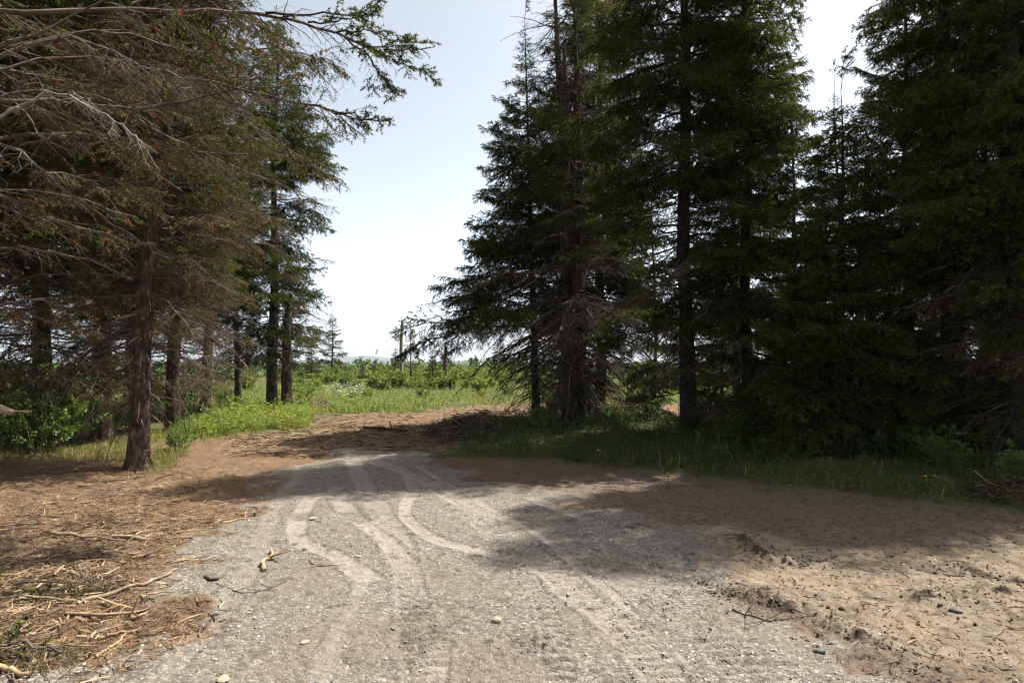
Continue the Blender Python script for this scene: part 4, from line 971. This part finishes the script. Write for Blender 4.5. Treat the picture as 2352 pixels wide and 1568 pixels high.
# ------------------------------------------------------------------ stones, gravel, sticks, litter
def surf(x, y): return np.stack([x, y, H(x, y)], 1)
def gravel():
    rng = np.random.default_rng(4); n = 60000
    r = np.geomspace(2.9, 17, n) * rng.uniform(.97, 1.03, n); a = np.radians(rng.uniform(-46, 46, n)); x, y = np.sin(a) * r, np.cos(a) * r
    _, mk = terrain(x.copy(), y.copy())
    pr = mk['road'] * (1 - mk['dust'] * .85) * (.12 + .88 * sstep(.42, .62, fbm(x * 1.1, y * 1.1, 66, 4))) + mk['sand'] * .04
    k = rng.random(n) < pr; x, y = x[k], y[k]
    s = np.clip(rng.lognormal(-5.15, .4, len(x)), .003, .019)
    C = surf(x, y); C[:, 2] += s * .15
    mb = MB(); mb.lumps(C, s); link('gravel', mb.mesh('gravel', [M['pebble']]), kind='stuff', label='loose grey crushed gravel strewn over the track')
gravel()
STONES = [(1140, 1427, .052, 'stone_pale', 'pale yellow stone with dark hollow beside it on the track'), (1142, 1391, .026, 'stone_pale', 'small pale stone just behind the pale yellow one'), (1197, 1443, .022, 'stone_pale', 'small pale flat stone at the rim of the dark hole'),
          (718, 1192, .060, 'stone_pale', 'pale flat stone between the two curved wheel marks'), (822, 1280, .048, 'stone_pale', 'pale squarish stone at the head of the pale gravel ridge'), (677, 1247, .042, 'stone_dark', 'round dark stone near the forked wood chunk'),
          (699, 1262, .050, 'stone_dark', 'long dark stone lying closest right of the round dark one'), (2197, 1398, .055, 'stone_dark', 'dark round clod alone on the tan sand'), (1772, 1387, .04, 'stone_dark', 'dark reddish stone at the end of the soil ridge'), (1883, 1494, .045, 'stone_dark', 'dark stone on gravel below the soil ridge'),
          (1222, 1500, .05, 'stone_dark', 'dark stone in the near side of the small hole'), (512, 1565, .06, 'stone_pale', 'pale stone at the bottom edge of the track'), (700, 1478, .035, 'stone_pale', 'grey white pebble on the coarse gravel left of the ridge'), (1205, 1474, .04, 'stone_dark', 'dark lump inside the small hole')]
for i, (dx, dy, r, m, lab) in enumerate(STONES):
    x, y = G(dx, dy); mb = MB(); mb.lumps(np.zeros((1, 3)), np.array([r * .85]), 0, .62)
    me = mb.mesh('stone', [M[m]]); o = thing('stone', lab, 'stone', (x, y, h1(x, y) + r * .15), 'loose stones on the track', me)
    md = o.modifiers.new('round', 'SUBSURF'); md.levels = md.render_levels = 1
def stick(name, label, pts, r, m, seed=0, twigs=0, cat='stick', group=None, lift=.0, taper=.55):
    rng = np.random.default_rng(seed + 900)
    P2 = catmull(GP(pts), 5); P2 = P2 + np.cumsum(rng.normal(0, .009, P2.shape), 0)
    z = H(P2[:, 0], P2[:, 1]); z = np.maximum(z, np.linspace(z[0], z[-1], len(z)) - .02) + r * .8 + lift
    P = np.column_stack([P2, z]); o0 = P[0].copy(); mb = MB(); k = len(P)
    mb.tubes((P - o0)[None], (r * .8 * np.linspace(1, taper, k) * rng.uniform(.85, 1.15, k))[None], 7, 0, True, True)
    for q in range(twigs):
        i = rng.integers(2, k - 1); d = norm(np.array([rng.normal(), rng.normal(), abs(rng.normal() * .4)])); L = rng.uniform(.08, .3)
        mb.tubes(((P[i] - o0) + d * L * np.linspace(0, 1, 3)[:, None])[None], np.array([[r * .45, r * .35, r * .15]]), 4, 0)
    return thing(name, label, cat, tuple(o0), group, mb.mesh(name, [M[m]]))
stick('fallen_branch', 'long pale peeled branch angled up from the wood litter', [(190, 1384), (304, 1360), (344, 1341), (403, 1309)], .020, 'wood_weather', 1, 2, 'branch')
stick('fallen_branch', 'long grey branch lying flat just below the peeled one', [(150, 1410), (279, 1399), (355, 1390)], .016, 'wood_weather', 2, 1, 'branch')
stick('fallen_branch', 'orange stripped branch at the edge of the gravel', [(218, 1505), (251, 1483), (290, 1440)], .012, 'wood_fresh', 3, 1, 'branch')
stick('fallen_branch', 'tan stick above the orange stripped branch', [(247, 1447), (294, 1440), (329, 1428)], .014, 'wood_weather', 4, 0, 'branch')
stick('fallen_branch', 'fat pale log end at the bottom left corner', [(-30, 1538), (30, 1548), (74, 1556)], .026, 'wood_fresh', 5, 0, 'branch')
stick('fallen_branch', 'pale bent stick bridging mulch and gravel alone', [(508, 1204), (544, 1193), (575, 1194)], .014, 'wood_fresh', 6, 1, 'branch')
stick('fallen_branch', 'thin straw-coloured pole beside the gravel edge', [(394, 1299), (447, 1293), (523, 1277)], .010, 'wood_fresh', 7, 1, 'branch')
stick('log_chunk', 'short barked log chunk with pale cut end', [(254, 1240), (290, 1244), (326, 1248)], .026, 'wood_weather', 8, 0, 'log', taper=.9)
stick('twig', 'long thin red-brown twig trailing over the gravel', [(497, 1342), (580, 1360), (630, 1352), (669, 1331)], .005, 'bark_rust', 9, 5, 'twig')
stick('twig', 'thin curved reddish twig on gravel near the pale squarish stone', [(710, 1288), (730, 1302), (780, 1293)], .005, 'bark_rust', 10, 2, 'twig')
stick('twig', 'dark forked twig on gravel beside the tan sand', [(1678, 1397), (1746, 1422), (1796, 1415)], .008, 'twig_dark', 11, 4, 'twig')
stick('twig', 'bundle of thin brown stems lying on pale gravel', [(1646, 1467), (1682, 1494), (1707, 1528)], .006, 'wood_weather', 12, 4, 'twig')
stick('log_chunk', 'forked broken chunk of wood standing out on the gravel', [(614, 1313), (612, 1292), (622, 1278), (625, 1262)], .022, 'wood_fresh', 13, 2, 'wood', taper=.7)
stick('log_chunk', 'dark short stick end at the boundary of mulch and gravel', [(468, 1328), (485, 1334), (503, 1338)], .018, 'bark', 14, 0, 'wood', taper=.8)
stick('fallen_branch', 'grey branch lying across the mulch left, farthest of the long ones', [(0, 1216), (80, 1212), (150, 1207)], .014, 'wood_weather', 15, 2, 'branch')
stick('fallen_branch', 'bare dead branch lying at the foot of the torn spruce', [(180, 1115), (290, 1098), (400, 1082)], .014, 'twig', 16, 6, 'branch')
stick('fallen_branch', 'dark log half buried in the far mulch at the track end', [(835, 985), (900, 990), (940, 991)], .05, 'bark', 17, 3, 'branch')
stick('fallen_branch', 'dark root ridge across the far mulch near the brush pile', [(1010, 986), (1060, 984), (1130, 988)], .05, 'soil', 18, 3, 'root')
# sticks that nothing tells apart
SM = []
for i in range(14):
    rng = np.random.default_rng(700 + i); L = 1.0; k = 7
    P = np.stack([np.linspace(-.5, .5, k), np.cumsum(rng.normal(0, .045, k)), np.abs(rng.normal(0, .03, k))], 1); mb = MB()
    mb.tubes(P[None], (np.linspace(.028, .012, k) * rng.uniform(.7, 1.3, k))[None], 6, 0, True, True)
    if i % 3 == 0: mb.tubes((P[3] + np.array([.25, .14 * (-1) ** i, .04]) * np.linspace(0, 1, 3)[:, None])[None], np.array([[.012, .009, .004]]), 4, 0)
    SM.append(mb.mesh('stick', [M[('wood_weather', 'wood_fresh', 'twig', 'wood_weather')[i % 4]]]))
MULCH_L = GP([(-500, 1700), (-420, 1150), (0, 1075), (300, 1095), (470, 1060), (640, 1010), (800, 960), (1000, 960), (1000, 1030), (760, 1040), (620, 1110), (560, 1200), (500, 1290), (380, 1400), (180, 1530), (60, 1640)])
rng = np.random.default_rng(55); cnt = 0
def put_stick(x, y, where, grp, L):
    i = int(rng.integers(14)); hue = ('brown weathered', 'pale freshly split', 'grey barked', 'brown weathered')[i % 4]
    fork = 'stick with a side fork' if i % 3 == 0 else 'plain stick'
    o = thing('stick', hue + ' ' + fork + ' ' + where, 'stick', (x, y, h1(x, y) + .025 * L + .004), hue + ' ' + fork + 's ' + grp, SM[i])
    a = rng.normal(.1, .8); w = L * rng.uniform(.35, .75)
    o.rotation_euler = (0, rng.normal(0, .08), a); o.scale = (L, w, w)
for q in range(3000):
    if cnt >= 170: break
    dx, dy = rng.uniform(-60, 520), 1568 - 440 * rng.random() ** 1.5
    x, y = G(dx, dy)
    if poly_sd(np.array([x]), np.array([y]), MULCH_L)[0] < 0: continue
    put_stick(float(x), float(y), 'strewn over the mulch left of the track', 'over the left mulch', float(rng.lognormal(-1.75, .5))); cnt += 1
for q in range(40):
    dx, dy = rng.uniform(560, 1150), rng.uniform(940, 1040); x, y = G(dx, dy)
    put_stick(float(x), float(y), 'on the mulch at the far track end', 'at the far track end', float(rng.lognormal(-1.0, .5)))
def shards(name, label, x, y, Ls, rs_, mats, rng, up=.15):
    n = len(x); a = rng.uniform(0, 6.28, n); L = Ls
    c = surf(x, y); d = np.stack([np.cos(a), np.sin(a), rng.normal(0, up, n)], 1)
    p = c - d * (L / 2)[:, None] ; s = np.linspace(0, 1, 3)[None, :, None]
    P = p[:, None] + d[:, None] * L[:, None, None] * s + rng.normal(0, .06, (n, 3, 3)) * L[:, None, None]
    P[:, :, 2] = np.maximum(P[:, :, 2], c[:, None, 2] - .004) + rs_[:, None]
    mb = MB(); mb.tubes(P, rs_[:, None] * np.array([.8, 1, .35])[None], 3, rng.integers(0, len(mats), n), False)
    link(name, mb.mesh(name, [M[m] for m in mats]), kind='stuff', label=label)
rng = np.random.default_rng(8)
n = 30000; dx = rng.uniform(-80, 640, n); dy = 1590 - 520 * rng.random(n) ** 1.15
P = np.array([G(a, b) for a, b in zip(dx, dy)]); sdm = poly_sd(P[:, 0], P[:, 1], MULCH_L); den = fbm(P[:, 0] * 1.1, P[:, 1] * 1.1, 91, 3)
_, mk = terrain(P[:, 0].copy(), P[:, 1].copy())
k = (mk['road'] < .6 - .5 * (rng.random(n) < .5)) & (mk['grass'] < .7) & (rng.random(n) < (.6 + .4 * sstep(-.3, .8, sdm)) * (.45 + .9 * sstep(.35, .65, den))) ; P = P[k]
n1 = int(len(P) * .16)
shards('wood_chips', 'pale and orange splintered wood chips strewn over the left mulch', P[:n1, 0], P[:n1, 1], rng.lognormal(-2.4, .5, n1), np.clip(rng.lognormal(-5.4, .4, n1), .002, .01), ['wood_fresh', 'wood_weather', 'wood_weather', 'straw'], rng)
P2 = P[n1:]; n2 = len(P2)
shards('twig_litter', 'fine shredded twigs and bark covering the left mulch', P2[:, 0], P2[:, 1], rng.lognormal(-2.6, .5, n2), np.clip(rng.lognormal(-6.2, .3, n2), .001, .004), ['straw', 'wood_weather', 'twig', 'soil', 'bark_rust'], rng)
P3 = P2[RNG.random(n2) < .6]; P3 = np.repeat(P3, 2, 0) + RNG.normal(0, .12, (len(P3) * 2, 2)); C3 = surf(P3[:, 0], P3[:, 1]); C3[:, 2] += .004
mb = MB(); mb.blades(C3, norm(RNG.normal(size=C3.shape) * [1, 1, .25]), RNG.uniform(.015, .05, len(C3)), .0018, RNG.integers(0, 3, len(C3)))
link('needle_litter', mb.mesh('needle_litter', [M['straw'], M['olive'], M['soil']]), kind='stuff', label='fallen needles and bark crumbs over the left mulch')
SPR = [(30, 1345, 'brown', .9, 'rusty brown needle sprig lying at the left edge of the litter'), (60, 1420, 'live', .8, 'green needle sprig lying in the wood litter at the left edge'), (110, 1300, 'brown', .7, 'small rusty sprig lying among pale sticks'), (20, 1480, 'sparse', .9, 'olive sprig low at the left edge of the litter'),
       (150, 1215, 'sparse', .6, 'olive green sprig lying farther back on the mulch'), (140, 1500, 'live', .5, 'small green sprig beside the orange stripped branch'), (250, 1130, 'dead', 1.0, 'bare twiggy sprig at the foot of the torn spruce'), (360, 1095, 'dead', .8, 'bare twiggy sprig right of the torn trunk base')]
for i, (dx, dy, kd, L, lab) in enumerate(SPR):
    x, y = G(dx, dy); L0, me = pick(kd, L); o = thing('fallen_sprig', lab, 'sprig', (x, y, h1(x, y) + .03), 'sprigs fallen on the left mulch', me); o.scale = (L / L0,) * 3; o.rotation_euler = (0, RAD(-6), i * 1.9)
# far mulch and shaded verge litter, debris on the sand
n = 9000; dx = rng.uniform(520, 1500, n); dy = rng.uniform(925, 1050, n); P = np.array([G(a, b) for a, b in zip(dx, dy)]); _, mk = terrain(P[:, 0].copy(), P[:, 1].copy())
P = P[(mk['road'] < .5) & (mk['grass'] < .6)]; n = len(P)
shards('brush_litter', 'reddish brown twig litter over the far mulch at the track end', P[:, 0], P[:, 1], rng.lognormal(-1.7, .5, n), np.clip(rng.lognormal(-5.2, .4, n), .003, .012), ['straw', 'wood_weather', 'bark_rust', 'twig', 'straw'], rng)
n = 6500; dx = rng.uniform(1000, 2440, n); dy = 1060 + 508 * rng.random(n) ** 1.5; P = np.array([G(a, b) for a, b in zip(dx, dy)]); _, mk = terrain(P[:, 0].copy(), P[:, 1].copy())
P = P[(mk['road'] < .35 + .65 * (rng.random(n) < .06)) & (mk['grass'] < .6)]; n = len(P)
shards('verge_litter', 'dark twig bits scattered over the sand and shaded verge', P[:, 0], P[:, 1], rng.lognormal(-3.3, .75, n), np.clip(rng.lognormal(-6.1, .5, n), .0008, .006), ['soil', 'twig_dark', 'twig', 'wood_weather', 'twig'], rng)
def clods():
    rng = np.random.default_rng(6); C = []; R = []
    for Pn in CLODS:
        n = 420; i = rng.integers(0, len(Pn), n); p = Pn[i] + rng.normal(0, .13, (n, 2)) * rng.choice([.5, 1, 2.2], (n, 1)); C.append(p); R.append(np.clip(rng.lognormal(-5.35, .5, n), .003, .022))
    n = 900; p = np.array([G(rng.uniform(1500, 2420), rng.uniform(1240, 1568)) for _ in range(n)]); _, mk = terrain(p[:, 0].copy(), p[:, 1].copy()); k = (mk['sand'] > .3) & (fbm(p[:, 0] * 1.4, p[:, 1] * 1.4, 44, 3) > .5)
    C.append(p[k]); R.append(np.clip(rng.lognormal(-5.4, .55, k.sum()), .002, .02))
    C = np.vstack(C); R = np.concatenate(R); V = surf(C[:, 0], C[:, 1]); V[:, 2] += R * .3
    mb = MB(); mb.lumps(V, R); link('soil_clods', mb.mesh('soil_clods', [M['soil']]), kind='stuff', label='dark crumbled soil ridges pushed up on the tan sand')
clods()

# ------------------------------------------------------------------ brush piles, stump
def brush_pile(name, label, x, y, rx, ry, hz, n, seed, mats, rootball=None, fine=1.0):
    rng = np.random.default_rng(seed); z = h1(x, y); r = thing(name, label, 'brush pile' if fine == 1 else 'dry bracken', (x, y, z))
    nx, ny = 26, 18; U, V = np.meshgrid(np.linspace(-1, 1, nx), np.linspace(-1, 1, ny)); q = np.clip(1 - U ** 2 - V ** 2, 0, 1) ** .7
    Z = hz * .6 * q * (.5 + fbm(U * 3 + 5, V * 3 + 5, seed, 4)) - .06
    i = np.arange(ny - 1)[:, None] * nx; a = i + np.arange(nx - 1)[None]; mb = MB()
    mb.add(np.stack([U * rx, V * ry, Z], -1), np.stack([np.stack([a, a + 1, a + nx + 1], -1), np.stack([a, a + nx + 1, a + nx], -1)], -2).reshape(-1, 3), 0, True); link('soil_mound', mb.mesh('soil_mound', [M['soil']]), r)
    th = rng.uniform(0, 6.28, n); rr = np.sqrt(rng.random(n)); u, v = np.cos(th) * rr, np.sin(th) * rr
    zz = hz * .75 * np.clip(1 - u ** 2 - v ** 2, 0, 1) ** .7 * (.5 + fbm(u * 3 + 5, v * 3 + 5, seed, 4)) + rng.uniform(-.06, .05, n)
    L = rng.lognormal(-1.45, .5, n); d = norm(np.stack([rng.normal(size=n), rng.normal(size=n), rng.normal(0.05, .38, n)], 1))
    c = np.stack([u * rx, v * ry, zz], 1); s = np.linspace(-.5, .5, 4)[None, :, None]
    P = c[:, None] + d[:, None] * L[:, None, None] * s + rng.normal(0, .05, (n, 4, 3)) * L[:, None, None]
    P[:, :, 2] = np.maximum(P[:, :, 2], -.02)
    rad = np.clip(rng.lognormal(-4.95, .5, n), .003, .02) * fine
    mb = MB(); mb.tubes(P, rad[:, None] * np.array([1, .9, .75, .4])[None], 4, rng.integers(0, len(mats), n), True); o = link('brushwood', mb.mesh('brushwood', [M[m] for m in mats]), r); o['kind'] = 'stuff'
    if rootball:
        mb = MB(); mb.lumps(np.array([rootball[:3]]), np.array([rootball[3]]), 0, 1.2); o = link('root_ball', mb.mesh('root_ball', [M['soil']]), r); md = o.modifiers.new('round', 'SUBSURF'); md.levels = md.render_levels = 2
        m2 = o.modifiers.new('rough', 'DISPLACE'); tx = bpy.data.textures.new('rough', 'CLOUDS'); tx.noise_scale = .12; m2.texture = tx; m2.strength = .14
x, y = G(1085, 1002)
brush_pile('brush_pile', 'brown heap of roots and brush beside the track end with a dark root ball', float(x), float(y) + .5, 1.2, 1.3, .42, 900, 71, ['wood_weather', 'straw', 'bark_rust', 'straw', 'twig'], (-.3, -.1, .2, .2))
x, y = G(1150, 975)
brush_pile('brush_pile', 'low spread of brown brush at the foot of the snag cluster', float(x), float(y) + .6, 1.7, 1.2, .4, 600, 72, ['wood_weather', 'straw', 'bark_rust', 'straw', 'twig'])
x, y = G(705, 940)
brush_pile('brush_pile', 'reddish brush heap right of the short grey snag', float(x), float(y) + .3, 1.1, 1.0, .5, 300, 73, ['wood_weather', 'twig', 'bark_rust', 'straw'])
x, y = G(2350, 1165)
brush_pile('bracken_heap', 'dry brown bracken and straw heap at the right edge of the verge', float(x) + .25, float(y) + .2, .7, .5, .32, 900, 74, ['bark_rust', 'twig_dark', 'straw', 'bark_rust'], None, .35)
def stump():
    x, y = G(125, 1030); r = thing('stump', 'splintered orange-brown stump in front of the leafy bushes', 'stump', (float(x), float(y), h1(x, y) - .03))
    link('trunk', trunk_mesh(np.array([(0, 0, 0), (0, 0, .15), (.01, 0, .27)]), [.19, .16, .14], M['bark_rust'], 9, sides=18, flare=.3, broken=True), r)
    rng = np.random.default_rng(9)
    for q in range(14):
        a = rng.uniform(0, 6.28); rr = rng.uniform(.03, .13); mb = MB(); p = np.array([math.cos(a) * rr, math.sin(a) * rr, .2]); d = np.array([rng.normal(0, .15), rng.normal(0, .15), 1]) * rng.uniform(.1, .24)
        mb.tubes((p + d * np.linspace(0, 1, 3)[:, None])[None], np.array([[.02, .014, .002]]), 4, 0, False); link('splinter', mb.mesh('splinter', [M['wood_fresh']]), r)
stump()

# ------------------------------------------------------------------ haze
def haze():
    m = bpy.data.materials.new('haze'); m.use_nodes = True; nt = m.node_tree; nt.nodes.remove(nt.nodes['Principled BSDF'])
    v = nt.nodes.new('ShaderNodeVolumePrincipled'); v.inputs['Color'].default_value = (.78, .88, 1, 1); v.inputs['Density'].default_value = 0.9e-4; v.inputs['Anisotropy'].default_value = .15
    nt.links.new(v.outputs[0], nt.nodes['Material Output'].inputs['Volume'])
    X, z0, z1 = 9600, -15, 60
    V = [(-X, -X, z0), (X, -X, z0), (X, X, z0), (-X, X, z0), (-X, -X, z1), (X, -X, z1), (X, X, z1), (-X, X, z1)]
    me = bpy.data.meshes.new('haze'); me.from_pydata(V, [], [(0, 3, 2, 1), (4, 5, 6, 7), (0, 1, 5, 4), (1, 2, 6, 5), (2, 3, 7, 6), (3, 0, 4, 7)]); me.materials.append(m)
    link('haze', me, kind='stuff')
haze()
